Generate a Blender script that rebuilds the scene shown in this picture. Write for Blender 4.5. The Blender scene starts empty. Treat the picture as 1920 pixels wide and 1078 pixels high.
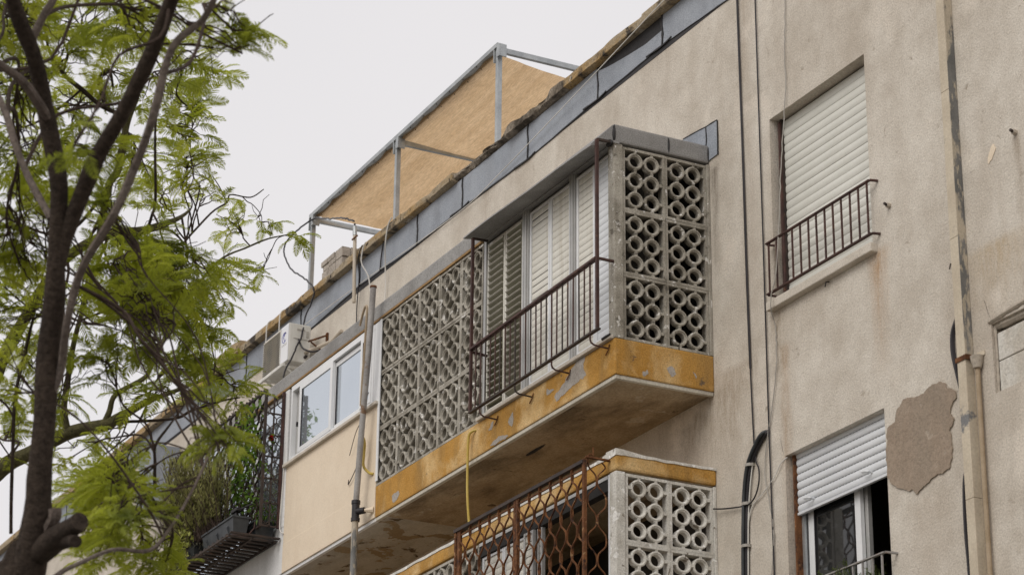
import bpy, bmesh, math, random
from mathutils import Vector, Matrix, noise as mnoise
R = math.radians
SC = bpy.context.scene
COL = SC.collection
rnd = random.Random(7)

# ------------------------------------------------------------ camera, sky, sun, exposure
cam_data = bpy.data.cameras.new('camera'); cam = bpy.data.objects.new('camera', cam_data); COL.objects.link(cam)
CAM = Vector((16.9728, -10.6385, -7.3158))
FWD = Vector((-0.82723273, 0.42338495, 0.36936594)); RIGHT = Vector((0.45895236, 0.88840974, 0.0095328)); UP = Vector((0.32411225, -0.17740721, 0.92923513))
cam.matrix_world = Matrix(((RIGHT.x, UP.x, -FWD.x, CAM.x), (RIGHT.y, UP.y, -FWD.y, CAM.y), (RIGHT.z, UP.z, -FWD.z, CAM.z), (0, 0, 0, 1)))
cam_data.sensor_width = 36; cam_data.lens = 87.09; cam_data.clip_end = 2000
cam_data.dof.use_dof = True; cam_data.dof.focus_distance = 22.5; cam_data.dof.aperture_fstop = 3.6
SC.camera = cam
SUN_EL, SUN_AZ = R(43), R(-24)        # azimuth measured from -Y (street side) towards +X
world = bpy.data.worlds.new('World'); SC.world = world; world.use_nodes = True
wn = world.node_tree.nodes; wl = world.node_tree.links; wn.clear()
wo = wn.new('ShaderNodeOutputWorld'); bg = wn.new('ShaderNodeBackground'); sky = wn.new('ShaderNodeTexSky')
sky.sky_type = 'NISHITA'; sky.sun_disc = False; sky.sun_elevation = SUN_EL; sky.sun_rotation = R(180) + SUN_AZ
sky.air_density = 1.5; sky.dust_density = 5.0
tc = wn.new('ShaderNodeTexCoord'); cn = wn.new('ShaderNodeTexNoise'); cn.inputs['Scale'].default_value = 1.6; cn.inputs['Detail'].default_value = 4
cr = wn.new('ShaderNodeValToRGB'); cr.color_ramp.elements[0].position = .3; cr.color_ramp.elements[1].position = .75
cr.color_ramp.elements[0].color = (.93, .93, .945, 1); cr.color_ramp.elements[1].color = (1.03, 1.02, 1.02, 1)
sc1 = wn.new('ShaderNodeMixRGB'); sc1.blend_type = 'MULTIPLY'; sc1.inputs[0].default_value = 1; sc1.inputs[2].default_value = (8.85, 8.62, 8.62, 1)
mx = wn.new('ShaderNodeMixRGB'); mx.inputs[0].default_value = .93
wl.new(tc.outputs['Generated'], cn.inputs['Vector']); wl.new(cn.outputs['Fac'], cr.inputs['Fac']); wl.new(cr.outputs['Color'], sc1.inputs[1])
wl.new(sky.outputs['Color'], mx.inputs[1]); wl.new(sc1.outputs['Color'], mx.inputs[2]); wl.new(mx.outputs['Color'], bg.inputs['Color'])
bg.inputs['Strength'].default_value = .1; wl.new(bg.outputs['Background'], wo.inputs['Surface'])
sun_d = bpy.data.lights.new('sun', 'SUN'); sun = bpy.data.objects.new('sun', sun_d); COL.objects.link(sun)
sun_d.energy = 1.5; sun_d.angle = R(38); sun_d.color = (1, .96, .9)
sd = Vector((math.sin(-SUN_AZ) * math.cos(SUN_EL), -math.cos(SUN_AZ) * math.cos(SUN_EL), math.sin(SUN_EL)))
sun.rotation_euler = sd.to_track_quat('Z', 'Y').to_euler()
vs = SC.view_settings; SC.display_settings.display_device = 'sRGB'; vs.view_transform = 'Standard'; vs.look = 'None'; vs.exposure = 0.0; vs.gamma = 1; vs.use_curve_mapping = False

# ------------------------------------------------------------ materials
class N:
    def __init__(s, name):
        s.m = bpy.data.materials.new(name); s.m.use_nodes = True; s.t = s.m.node_tree; s.t.nodes.clear()
        s.o = s.n('ShaderNodeOutputMaterial'); s.b = s.n('ShaderNodeBsdfPrincipled'); s.l(s.b.outputs[0], s.o.inputs['Surface'])
        s.p = s.n('ShaderNodeNewGeometry').outputs['Position']
    def n(s, t): return s.t.nodes.new(t)
    def l(s, a, b): s.t.links.new(a, b)
    def vec(s, sc, off=(0, 0, 0)):
        k = s.n('ShaderNodeMapping'); k.inputs['Scale'].default_value = sc; k.inputs['Location'].default_value = off; s.l(s.p, k.inputs['Vector']); return k.outputs[0]
    def noise(s, scale, detail=3, rough=.55, st=(1, 1, 1), off=(0, 0, 0), dist=0):
        k = s.n('ShaderNodeTexNoise'); k.inputs['Scale'].default_value = scale; k.inputs['Detail'].default_value = detail; k.inputs['Roughness'].default_value = rough; k.inputs['Distortion'].default_value = dist
        s.l(s.vec(st, off), k.inputs['Vector']); return k.outputs['Fac']
    def ramp(s, f, stops):
        k = s.n('ShaderNodeValToRGB'); e = k.color_ramp.elements
        while len(e) < len(stops): e.new(.5)
        for q, (p, c) in zip(e, stops): q.position = p; q.color = (c, c, c, 1) if isinstance(c, (int, float)) else (*c, 1)
        s.l(f, k.inputs[0]); return k.outputs[0]
    def mix(s, f, a, b, mode='MIX'):
        k = s.n('ShaderNodeMixRGB'); k.blend_type = mode
        for i, x in ((0, f), (1, a), (2, b)):
            if isinstance(x, (int, float)): k.inputs[i].default_value = x if i == 0 else (x, x, x, 1)
            elif isinstance(x, tuple): k.inputs[i].default_value = (*x, 1)
            else: s.l(x, k.inputs[i])
        return k.outputs[0]
    def math(s, op, a, b):
        k = s.n('ShaderNodeMath'); k.operation = op
        for i, x in ((0, a), (1, b)):
            if isinstance(x, (int, float)): k.inputs[i].default_value = x
            else: s.l(x, k.inputs[i])
        return k.outputs[0]
    def bump(s, h, st=.5, d=.01):
        k = s.n('ShaderNodeBump'); k.inputs['Strength'].default_value = st; k.inputs['Distance'].default_value = d; s.l(h, k.inputs['Height']); s.l(k.outputs[0], s.b.inputs['Normal'])
    def done(s, col, rough=.85, metal=0., spec=.3):
        if isinstance(col, tuple): s.b.inputs['Base Color'].default_value = (*col, 1)
        else: s.l(col, s.b.inputs['Base Color'])
        if isinstance(rough, (int, float)): s.b.inputs['Roughness'].default_value = rough
        else: s.l(rough, s.b.inputs['Roughness'])
        s.b.inputs['Metallic'].default_value = metal; s.b.inputs['Specular IOR Level'].default_value = spec
        return s.m

def masonry(name, c1, c2, stain=None, stain_amt=.6, streak=(3.5, 3.5, .35), stain_thr=(.5, .75), grain=55, grain_amt=.35, bump=.5, bdist=.008, big=.7, wears=(), rough=.92, spec=.15, runs=()):
    s = N(name)
    c = s.ramp(s.noise(big, 6, .62), [(.38, c1), (.62, c2)])
    c = s.mix(.5, c, s.ramp(s.noise(big * 7, 5, .68, off=(9, 3, 5)), [(.36, c2), (.64, c1)]))
    if stain:
        f = s.ramp(s.noise(1, 5, .62, st=streak), [(stain_thr[0], 0), (stain_thr[1], stain_amt)])
        c = s.mix(f, c, stain)
    g = s.noise(grain, 4, .7)
    h = g
    if runs:      # dirt and rust runs that start at a fixed spot of the wall and fade downwards
        xyz = s.n('ShaderNodeSeparateXYZ'); s.l(s.p, xyz.inputs[0]); wob = s.math('MULTIPLY', s.math('SUBTRACT', s.noise(1, 5, .65, st=(4, 4, 1.1)), .5), .5); fine = s.ramp(s.noise(1, 6, .75, st=(22, 22, 5)), [(.35, .25), (.6, 1)])
        for (rx, zt, zb, hw, st_, rc) in runs:
            a = s.math('ABSOLUTE', s.math('ADD', s.math('SUBTRACT', xyz.outputs[0], rx), s.math('MULTIPLY', wob, min(1, hw * 4))), 0)
            fx = s.math('MAXIMUM', s.math('SUBTRACT', 1, s.math('DIVIDE', a, hw)), 0)
            mr = s.n('ShaderNodeMapRange'); mr.inputs['From Min'].default_value = zb; mr.inputs['From Max'].default_value = zt; s.l(xyz.outputs[2], mr.inputs['Value'])
            m2 = s.n('ShaderNodeMapRange'); m2.inputs['From Min'].default_value = zt + .04; m2.inputs['From Max'].default_value = zt - .03; s.l(xyz.outputs[2], m2.inputs['Value'])
            c = s.mix(s.math('MULTIPLY', s.math('MULTIPLY', s.math('MULTIPLY', fx, mr.outputs[0]), m2.outputs[0]), s.math('MULTIPLY', fine, st_)), c, rc)
    for i, (col, thr, sc, soft) in enumerate(wears):
        w = s.noise(sc, 6, .6, off=(3.1 * i + 1, 7.7, 2.3 * i), dist=.3)
        f = s.ramp(w, [(thr, 0), (thr + soft, 1)])
        c = s.mix(f, c, col)
        h = s.math('SUBTRACT', h, s.math('MULTIPLY', f, .55))
    c = s.mix(1, c, s.ramp(g, [(.32, 1 - grain_amt), (.5, 1), (.68, 1 + grain_amt * .7)]), 'MULTIPLY')
    s.bump(h, bump, bdist)
    return s.done(c, rough, 0, spec)

MAT = {}
MAT['stucco'] = masonry('tan_stucco', (.475, .425, .36), (.65, .605, .535), stain=(.39, .33, .265), stain_amt=.45, streak=(1.5, 1.5, .35), stain_thr=(.47, .7), grain=62, grain_amt=.25, bump=.5, bdist=.010,
                        wears=[((.66, .60, .52), .58, 1.3, .14), ((.36, .31, .25), .66, 6, .08), ((.27, .235, .2), .70, 26, .03)],
                        runs=[(2.42, .09, -1.0, .16, 1.0, (.40, .26, .15)), (1.0, .08, -1.1, .14, .9, (.33, .27, .2)), (1.5, .08, -.7, .5, .55, (.46, .40, .33)), (.62, 3.3, -1.2, .16, .6, (.36, .29, .22)), (.07, 1.75, .4, .1, 1.0, (.19, .16, .13)), (-.9, 3.3, 2.4, .5, .6, (.38, .32, .26)), (-2.6, 3.3, 2.2, .3, .7, (.36, .30, .24)), (-4.4, 3.3, 2.1, .25, .8, (.36, .30, .24)),
                              (1.9, 3.64, 2.0, .8, .5, (.37, .32, .27)), (3.2, 3.64, 1.5, .3, .5, (.37, .32, .27)), (4.17, .36, -.5, .06, .9, (.3, .24, .18)), (.3, -.2, -1.3, .55, .8, (.33, .26, .19)), (1.08, -.25, -2.6, .1, .9, (.36, .25, .16)), (3.9, -.35, -.95, .5, .9, (.42, .32, .2)), (2.9, -2.0, -3.4, .4, .5, (.4, .33, .26)), (3.36, -.75, -2.2, .07, .7, (.33, .28, .23)), (-.35, -.33, -1.2, .9, .8, (.24, .185, .13))])
MAT['stucco_patch'] = masonry('mortar_patch', (.275, .215, .163), (.34, .273, .212), stain=(.25, .21, .165), stain_amt=.5, streak=(3, 3, 1.2), stain_thr=(.47, .65), grain=50, grain_amt=.2, bump=.6, big=2.5, wears=[((.38, .32, .26), .62, 6, .08)])
MAT['cream'] = masonry('cream_plaster', (.70, .59, .455), (.75, .645, .51), stain=(.55, .43, .3), stain_amt=.4, streak=(2.5, 2.5, .5), stain_thr=(.55, .85), grain=60, grain_amt=.08, bump=.12)
MAT['whitewall'] = masonry('white_plaster', (.66, .66, .66), (.74, .74, .73), stain=(.45, .45, .43), grain=40, grain_amt=.12, bump=.3)
MAT['ochre'] = masonry('ochre_paint', (.41, .21, .045), (.51, .29, .08), stain=(.30, .19, .075), stain_amt=.7, streak=(4, 4, .9), stain_thr=(.47, .66), grain=70, grain_amt=.3, bump=.6, bdist=.01, big=1.6,
                       wears=[((.66, .47, .235), .50, 2.0, .18), ((.40, .36, .32), .70, 2.9, .012), ((.17, .12, .075), .66, 7, .05)])
MAT['soffit'] = masonry('soffit_concrete', (.34, .27, .18), (.47, .395, .29), stain=(.14, .105, .065), stain_amt=.75, streak=(1.0, 3.0, 1), stain_thr=(.47, .64), grain=50, grain_amt=.28, bump=.5, big=.9,
                        wears=[((.50, .45, .37), .63, 1.25, .03), ((.13, .10, .065), .66, 3.4, .03)])
MAT['bare'] = masonry('bare_plaster', (.33, .30, .265), (.43, .395, .36), stain=(.3, .26, .22), grain=60, grain_amt=.25, bump=.5)
MAT['soffit_pale'] = masonry('peeling_soffit_paint', (.42, .41, .375), (.52, .505, .46), stain=(.27, .23, .17), stain_amt=.6, streak=(1.2, 3.5, 1), stain_thr=(.47, .64), grain=50, grain_amt=.2, bump=.5, big=.9, wears=[((.30, .235, .15), .52, 1.8, .015), ((.13, .10, .065), .6, 4, .03)])
MAT['drip'] = masonry('drip_plaster', (.50, .47, .40), (.60, .57, .49), stain=(.3, .26, .2), grain=50, grain_amt=.2, bump=.4, wears=[((.25, .2, .13), .68, 4, .05)])
MAT['block'] = masonry('cast_concrete', (.31, .285, .24), (.46, .435, .38), stain=(.20, .18, .145), stain_amt=.7, streak=(4, 4, 3), stain_thr=(.46, .62), grain=80, grain_amt=.35, bump=.9, bdist=.006, big=1.5,
                       wears=[((.68, .66, .62), .60, 14, .025), ((.15, .135, .11), .63, 10, .05)])
MAT['block_white'] = masonry('painted_concrete', (.56, .545, .50), (.68, .66, .61), stain=(.36, .33, .28), stain_amt=.6, streak=(5, 5, 4), stain_thr=(.49, .66), grain=70, grain_amt=.25, bump=.6, bdist=.006, big=1.5,
                             wears=[((.78, .77, .74), .59, 12, .03), ((.25, .22, .18), .64, 11, .03)])
MAT['coping'] = masonry('weathered_coping', (.30, .24, .16), (.42, .35, .25), stain=(.40, .255, .10), stain_amt=.75, streak=(1.2, 3, 3), stain_thr=(.46, .58), grain=50, grain_amt=.4, bump=1, bdist=.015, big=1.8,
                        wears=[((.07, .06, .05), .55, 2.6, .08), ((.5, .45, .38), .62, 5, .05), ((.045, .04, .035), .62, 9, .04)])
MAT['coping_broken'] = masonry('broken_coping', (.2, .165, .125), (.38, .33, .27), stain=(.06, .05, .04), stain_amt=.9, streak=(4, 5, 5), stain_thr=(.42, .6), grain=30, grain_amt=.4, bump=1, bdist=.02, big=3)
MAT['membrane'] = masonry('mineral_membrane', (.27, .295, .335), (.345, .37, .41), stain=(.17, .175, .19), stain_amt=.5, streak=(2, 2, 1), grain=110, grain_amt=.35, bump=.4, bdist=.004, wears=[((.33, .34, .36), .68, 2.5, .1)])
MAT['membrane_dirty'] = masonry('weathered_membrane', (.26, .255, .25), (.35, .345, .335), stain=(.14, .13, .12), stain_amt=.6, streak=(2, 2, 2), grain=90, grain_amt=.35, bump=.5, bdist=.006, wears=[((.12, .11, .1), .69, 5, .06)])
MAT['tar'] = masonry('bitumen', (.012, .011, .012), (.03, .027, .027), grain=40, grain_amt=.4, bump=.6, rough=.6, spec=.4)
MAT['roofing'] = masonry('roof_gravel', (.3, .3, .3), (.4, .4, .39), grain=30)
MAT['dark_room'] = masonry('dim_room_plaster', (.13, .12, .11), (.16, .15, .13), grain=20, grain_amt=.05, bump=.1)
MAT['lining'] = masonry('shade_lining', (.05, .046, .04), (.07, .065, .058), grain=20, grain_amt=.1, bump=.1)  # near-black: the shade inside the bays put into the colour
MAT['rustywood'] = masonry('stained_timber', (.22, .135, .06), (.36, .23, .105), stain=(.12, .08, .05), streak=(3, 9, 9), grain=50, grain_amt=.3, bump=.4)
MAT['whiteblock'] = masonry('white_aac_block', (.54, .515, .465), (.66, .64, .59), stain=(.42, .37, .3), stain_amt=.6, stain_thr=(.46, .62), streak=(3, 3, 1), grain=45, grain_amt=.2, bump=.8, big=2.5)
MAT['mortar'] = masonry('mortar', (.38, .33, .27), (.48, .43, .36), grain=35, grain_amt=.25, bump=.7)
MAT['sill'] = masonry('sill_stone', (.50, .455, .39), (.6, .55, .48), stain=(.33, .28, .21), stain_amt=.6, streak=(4, 4, 2), grain=60, grain_amt=.2, bump=.3)
MAT['brickgrey'] = masonry('pale_brick', (.36, .32, .28), (.46, .42, .37), stain=(.22, .19, .16), grain=40, grain_amt=.3, bump=.6)
MAT['asphalt'] = masonry('asphalt', (.045, .045, .045), (.06, .06, .06), grain=40, bump=.5)
MAT['pave'] = masonry('pavement', (.3, .285, .26), (.36, .34, .31), grain=30, bump=.3)
MAT['earth'] = masonry('dry_ground', (.22, .18, .13), (.3, .25, .18), grain=20, bump=.5)

def paint(name, c1, c2, rough=.5, metal=0., sc=2.5, wears=(), bump=.1, spec=.4, grain=60, ga=.12, streak=None, wst=(1, 1, 1)):
    s = N(name); c = s.ramp(s.noise(sc, 5, .6), [(.4, c1), (.6, c2)]); g = s.noise(grain, 4, .65); h = g
    if streak:
        c = s.mix(s.ramp(s.noise(1, 5, .6, st=(9, 9, .8)), [(.46, 0), (.66, .7)]), c, streak)
    for i, (col, thr, k, soft) in enumerate(wears):
        f = s.ramp(s.noise(k, 6, .65, off=(4 * i, 2, 5), st=wst), [(thr, 0), (thr + soft, 1)]); c = s.mix(f, c, col); h = s.math('SUBTRACT', h, s.math('MULTIPLY', f, .4))
    c = s.mix(1, c, s.ramp(g, [(.25, 1 - ga), (.75, 1 + ga * .6)]), 'MULTIPLY')
    s.bump(h, bump, .004); return s.done(c, rough, metal, spec)
MAT['galv'] = paint('galvanised_steel', (.36, .38, .39), (.46, .48, .485), .45, .6, 6, ga=.15)
MAT['alu'] = paint('grey_aluminium', (.42, .42, .41), (.48, .475, .46), .42, .35, 3)
MAT['white_alu'] = paint('white_aluminium', (.70, .715, .73), (.76, .77, .78), .4, 0, 2, ga=.05)
MAT['slat_cream'] = paint('cream_shutter', (.62, .60, .535), (.69, .675, .61), .45, 0, 1.4, ga=.08, streak=(.5, .46, .38))
MAT['slat_olive'] = paint('olive_louvre', (.25, .245, .175), (.33, .32, .24), .5, 0, 2, ga=.18, streak=(.28, .27, .2))  # open slats, a darker olive than the closed cream ones
MAT['slat_white'] = paint('white_shutter', (.62, .64, .665), (.67, .69, .71), .4, 0, 1.5, ga=.06)
MAT['slat_ivory'] = paint('ivory_shutter', (.62, .615, .56), (.68, .675, .62), .42, 0, 1.2, ga=.07)
MAT['rust'] = paint('rusty_iron', (.10, .042, .02), (.20, .088, .038), .9, 0, 9, wears=[((.05, .026, .02), .54, 14, .1), ((.38, .23, .12), .61, 20, .05)], bump=.5, spec=.2, ga=.35)
MAT['maroon'] = paint('maroon_iron', (.05, .026, .023), (.085, .042, .034), .65, 0, 6, wears=[((.17, .085, .045), .64, 14, .06)], bump=.3, spec=.3, ga=.2)
MAT['blackiron'] = paint('dark_iron', (.03, .022, .02), (.055, .038, .03), .7, 0, 6, wears=[((.13, .07, .04), .62, 10, .1)], bump=.3, ga=.2)
MAT['oldpole'] = paint('flaking_pole', (.25, .235, .225), (.36, .345, .33), .7, 0, 4, wears=[((.2, .12, .07), .6, 6, .08), ((.6, .58, .54), .66, 10, .03)], bump=.4, ga=.25)
MAT['gascopper'] = paint('ochre_pipe', (.31, .235, .15), (.39, .305, .21), .7, 0, 5, wears=[((.22, .15, .1), .64, 9, .06)], ga=.15)
MAT['duct'] = paint('peeling_tan_duct', (.50, .43, .33), (.57, .50, .39), .8, 0, 3, wears=[((.19, .19, .19), .59, 2.3, .04), ((.3, .33, .37), .69, 5, .03)], bump=.4, grain=50, ga=.18)
MAT['duct_grey'] = paint('grey_duct_side', (.13, .13, .125), (.2, .195, .185), .7, 0, 3, wears=[((.46, .40, .31), .5, 3.2, .04), ((.4, .35, .27), .56, 14, .04)], bump=.4, ga=.2, wst=(1, 1, .35))
MAT['black_pvc'] = paint('black_plastic', (.016, .014, .017), (.028, .024, .027), .45, 0, 5)
MAT['planter'] = paint('dark_planter', (.028, .032, .036), (.05, .055, .06), .55, 0, 5, ga=.15)
MAT['yellow_hose'] = paint('yellow_hose', (.46, .33, .06), (.55, .41, .1), .5, 0, 4)
MAT['white_cord'] = paint('white_cord', (.6, .58, .54), (.7, .68, .64), .6)
MAT['grey_cord'] = paint('grey_cord', (.33, .31, .28), (.4, .38, .34), .6)
MAT['ac_white'] = paint('ac_casing', (.62, .61, .57), (.69, .68, .64), .45, 0, 3, ga=.06, streak=(.5, .48, .42))
MAT['ac_grille'] = paint('ac_grille', (.42, .40, .35), (.5, .475, .42), .5, 0, 3)
MAT['ac_panel'] = paint('ac_front_panel', (.72, .73, .76), (.76, .77, .79), .35, 0, 2, ga=.03)
MAT['logo_blue'] = paint('logo_blue', (.10, .11, .33), (.13, .14, .38), .4)
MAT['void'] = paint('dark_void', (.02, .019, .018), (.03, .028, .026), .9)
MAT['red_petal'] = paint('red_petal', (.5, .01, .015), (.62, .03, .03), .5)
MAT['terracotta'] = paint('pale_pot', (.5, .46, .38), (.56, .52, .44), .8)
MAT['pvc_beige'] = paint('beige_pvc', (.46, .40, .32), (.54, .475, .385), .6, 0, 3)
s = N('film_glass'); MAT['glass'] = s.done(s.ramp(s.noise(.8, 2), [(.3, (.55, .61, .68)), (.7, (.62, .68, .74))]), .04, .75, .5)
s = N('dark_glass'); MAT['dark_glass'] = s.done((.02, .021, .022), .03, 0, .6)
s = N('curtain'); MAT['curtain'] = s.done(s.ramp(s.noise(1, 3, st=(30, 30, .5)), [(.3, (.3, .29, .27)), (.7, (.5, .48, .45))]), .9)
# shade cloth: woven, lets some light through
s = N('shade_cloth')
c = s.ramp(s.noise(1, 5, .6, st=(.5, 9, 9)), [(.36, (.55, .38, .215)), (.64, (.68, .49, .30))])
c = s.mix(.35, c, s.ramp(s.noise(3, 4), [(.3, (.48, .335, .195)), (.7, (.64, .47, .29))]))
wv = s.noise(1, 3, .6, st=(9, 75, 75)); c = s.mix(1, c, s.ramp(wv, [(.35, .84), (.65, 1.12)]), 'MULTIPLY'); c = s.mix(1, c, s.ramp(s.noise(90, 2), [(.35, .88), (.65, 1.08)]), 'MULTIPLY'); s.bump(wv, .4, .01); s.done(c, .95, 0, .1)
tr = s.n('ShaderNodeBsdfTranslucent'); ms = s.n('ShaderNodeMixShader'); ms.inputs[0].default_value = .7
s.l(c, tr.inputs['Color']); s.l(s.b.outputs[0], ms.inputs[1]); s.l(tr.outputs[0], ms.inputs[2]); s.l(ms.outputs[0], s.o.inputs['Surface']); MAT['cloth'] = s.m
def leafmat(name, stops, tcol, f=.45, sc=1.6):
    s = N(name); c = s.ramp(s.noise(sc, 3, .6), stops); s.done(c, .5, 0, .3)
    tr = s.n('ShaderNodeBsdfTranslucent'); ms = s.n('ShaderNodeMixShader'); ms.inputs[0].default_value = f
    tcx = s.mix(.5, c, tcol); s.l(tcx, tr.inputs['Color']); s.l(s.b.outputs[0], ms.inputs[1]); s.l(tr.outputs[0], ms.inputs[2]); s.l(ms.outputs[0], s.o.inputs['Surface']); return s.m
MAT['leaf'] = leafmat('feathery_leaf', [(.36, (.125, .155, .02)), (.5, (.29, .325, .034)), (.64, (.50, .52, .06))], (.52, .58, .05), .52)
MAT['vineleaf'] = leafmat('vine_leaf', [(.3, (.07, .14, .02)), (.7, (.17, .28, .04))], (.2, .32, .04))
MAT['rosemary'] = leafmat('needle_leaf', [(.35, (.15, .15, .055)), (.65, (.38, .37, .15))], (.4, .4, .14), .4, 5)
MAT['yellowleaf'] = leafmat('variegated_leaf', [(.3, (.2, .25, .05)), (.7, (.45, .45, .12))], (.4, .4, .1), .35, 6)
MAT['greyleaf'] = leafmat('silver_leaf', [(.3, (.25, .25, .2)), (.7, (.4, .4, .34))], (.3, .3, .22), .3, 6)
MAT['fernleaf'] = leafmat('fern_leaf', [(.3, (.06, .085, .025)), (.7, (.15, .18, .06))], (.15, .2, .05), .3, 8)
MAT['bark'] = masonry('dark_bark', (.032, .024, .019), (.066, .05, .039), stain=(.02, .015, .012), streak=(9, 9, 1.5), grain=35, grain_amt=.4, bump=1, bdist=.02, big=3)
MAT['bark_grey'] = masonry('grey_bark', (.11, .088, .076), (.18, .15, .13), stain=(.08, .06, .05), streak=(9, 9, 1.5), grain=35, grain_amt=.4, bump=1, bdist=.015, big=3)
MAT['bark_moss'] = masonry('mossy_bark', (.06, .055, .03), (.12, .11, .05), stain=(.035, .03, .018), streak=(5, 5, 3), grain=35, grain_amt=.4, bump=1, bdist=.02, big=3, wears=[((.1, .12, .03), .6, 4, .1)])
MAT['twig'] = masonry('twig_bark', (.038, .027, .022), (.066, .047, .038), grain=40, grain_amt=.3, bump=.5)

def nv(q): return Vector((mnoise.noise(q), mnoise.noise(q + Vector((17.3, 5.1, 9.7))), mnoise.noise(q + Vector((3.9, 41.2, 27.5)))))
# ------------------------------------------------------------ mesh helpers
WL = {}
def wloc(o): return WL[o.name] if o is not None else Vector((0, 0, 0))
def link(o, parent, w):
    COL.objects.link(o); WL[o.name] = Vector(w)
    if parent is not None: o.parent = parent
    o.location = Vector(w) - wloc(parent)
    return o
def props(o, label=None, cat=None, group=None, kind=None):
    for k, v in (('label', label), ('category', cat), ('group', group), ('kind', kind)):
        if v: o[k] = v
    return o
def thing(name, loc, label, cat, group=None):
    return props(link(bpy.data.objects.new(name, None), None, loc), label, cat, group)
class MB:
    def __init__(s): s.v = []; s.f = []
    def add(s, vs, fs):
        k = len(s.v); s.v += [tuple(v) for v in vs]; s.f += [tuple(i + k for i in f) for f in fs]; return s
    def box(s, x0, x1, y0, y1, z0, z1):
        return s.add([(x0, y0, z0), (x1, y0, z0), (x1, y1, z0), (x0, y1, z0), (x0, y0, z1), (x1, y0, z1), (x1, y1, z1), (x0, y1, z1)],
                     [(3, 2, 1, 0), (4, 5, 6, 7), (0, 1, 5, 4), (1, 2, 6, 5), (2, 3, 7, 6), (3, 0, 4, 7)])
    def beam(s, a, b, w, h, up=(0, 0, 1)):
        a = Vector(a); b = Vector(b); d = (b - a).normalized(); sdv = d.cross(Vector(up))
        if sdv.length < 1e-4: sdv = d.cross(Vector((1, 0, 0)))
        sdv.normalize(); u = sdv.cross(d); sdv *= w / 2; u *= h / 2
        vs = [a - sdv - u, a + sdv - u, a + sdv + u, a - sdv + u, b - sdv - u, b + sdv - u, b + sdv + u, b - sdv + u]
        return s.add(vs, [(0, 1, 2, 3)[::-1], (4, 5, 6, 7), (0, 1, 5, 4), (1, 2, 6, 5), (2, 3, 7, 6), (3, 0, 4, 7)])
    def tube(s, pts, r, n=6, cap=True):
        pts = [Vector(p) for p in pts]; k0 = len(s.v); u = None; m = len(pts)
        for i, p in enumerate(pts):
            t = (pts[min(i + 1, m - 1)] - pts[max(i - 1, 0)]).normalized()
            if u is None: u = t.orthogonal().normalized()
            u = (u - t * u.dot(t)); u = u.normalized() if u.length > 1e-6 else t.orthogonal().normalized()
            w = t.cross(u); ri = r[i] if isinstance(r, (list, tuple)) else r
            for j in range(n):
                a = 2 * math.pi * j / n; s.v.append(tuple(p + (u * math.cos(a) + w * math.sin(a)) * ri))
        for i in range(m - 1):
            for j in range(n):
                a = k0 + i * n + j; b = k0 + i * n + (j + 1) % n; s.f.append((a, b, b + n, a + n))
        if cap: s.f.append(tuple(k0 + j for j in range(n))[::-1]); s.f.append(tuple(k0 + (m - 1) * n + j for j in range(n)))
        return s
    def lathe(s, prof, c, n=20, axis='y', close=True):
        """prof: list of (radius, along); ring about axis through c"""
        k0 = len(s.v); m = len(prof)
        for r, t in prof:
            for j in range(n):
                a = 2 * math.pi * j / n; ca, sa = math.cos(a) * r, math.sin(a) * r
                s.v.append((c[0] + ca, c[1] + t, c[2] + sa) if axis == 'y' else (c[0] + ca, c[1] + sa, c[2] + t) if axis == 'z' else (c[0] + t, c[1] + ca, c[2] + sa))
        for i in range(m if close else m - 1):
            for j in range(n):
                a = k0 + i * n + j; b = k0 + i * n + (j + 1) % n; i2 = (i + 1) % m; s.f.append((a, b, k0 + i2 * n + (j + 1) % n, k0 + i2 * n + j))
        return s
    def prism(s, poly, d):
        """poly: list of 3-D points; extruded along d"""
        k = len(poly); d = Vector(d); vs = [Vector(p) for p in poly]; vs += [p + d for p in vs]
        return s.add(vs, [tuple(range(k))[::-1], tuple(range(k, 2 * k))] + [(i, (i + 1) % k, k + (i + 1) % k, k + i) for i in range(k)])
    def mesh(s, name, mat, smooth=False, off=(0, 0, 0)):
        me = bpy.data.meshes.new(name); o = Vector(off)
        me.from_pydata([tuple(Vector(v) - o) for v in s.v], [], s.f); me.materials.append(MAT[mat] if isinstance(mat, str) else mat)
        bm = bmesh.new(); bm.from_mesh(me)
        if len(bm.faces) < 60000: bmesh.ops.recalc_face_normals(bm, faces=bm.faces)
        bm.to_mesh(me); bm.free()
        if smooth: me.polygons.foreach_set('use_smooth', [True] * len(me.polygons))
        me.update(); return me
    def build(s, name, mat, parent=None, smooth=False, bevel=0, kind=None, label=None):
        xs, ys, zs = zip(*s.v); o = Vector(((min(xs) + max(xs)) / 2, (min(ys) + max(ys)) / 2, min(zs)))
        me = s.mesh(name, mat, smooth, o)
        if bevel:
            bm = bmesh.new(); bm.from_mesh(me)
            bmesh.ops.bevel(bm, geom=[e for e in bm.edges if len(e.link_faces) == 2 and e.calc_face_angle(0) > .6], offset=bevel, segments=2, affect='EDGES', profile=.6)
            bm.to_mesh(me); bm.free()
        if smooth and bevel == 0: me.set_sharp_from_angle(angle=R(42))
        ob = link(bpy.data.objects.new(name, me), parent, o)
        props(ob, label=label, kind=kind); return ob
def inst(name, me, parent, w, rot=None, scale=None):
    o = link(bpy.data.objects.new(name, me), parent, w)
    if rot is not None: o.rotation_euler = rot
    if scale is not None: o.scale = scale
    return o
def single(mb, name, mat, label, cat, group=None, smooth=False, bevel=0):
    return props(mb.build(name, mat, None, smooth, bevel), label, cat, group)
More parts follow.
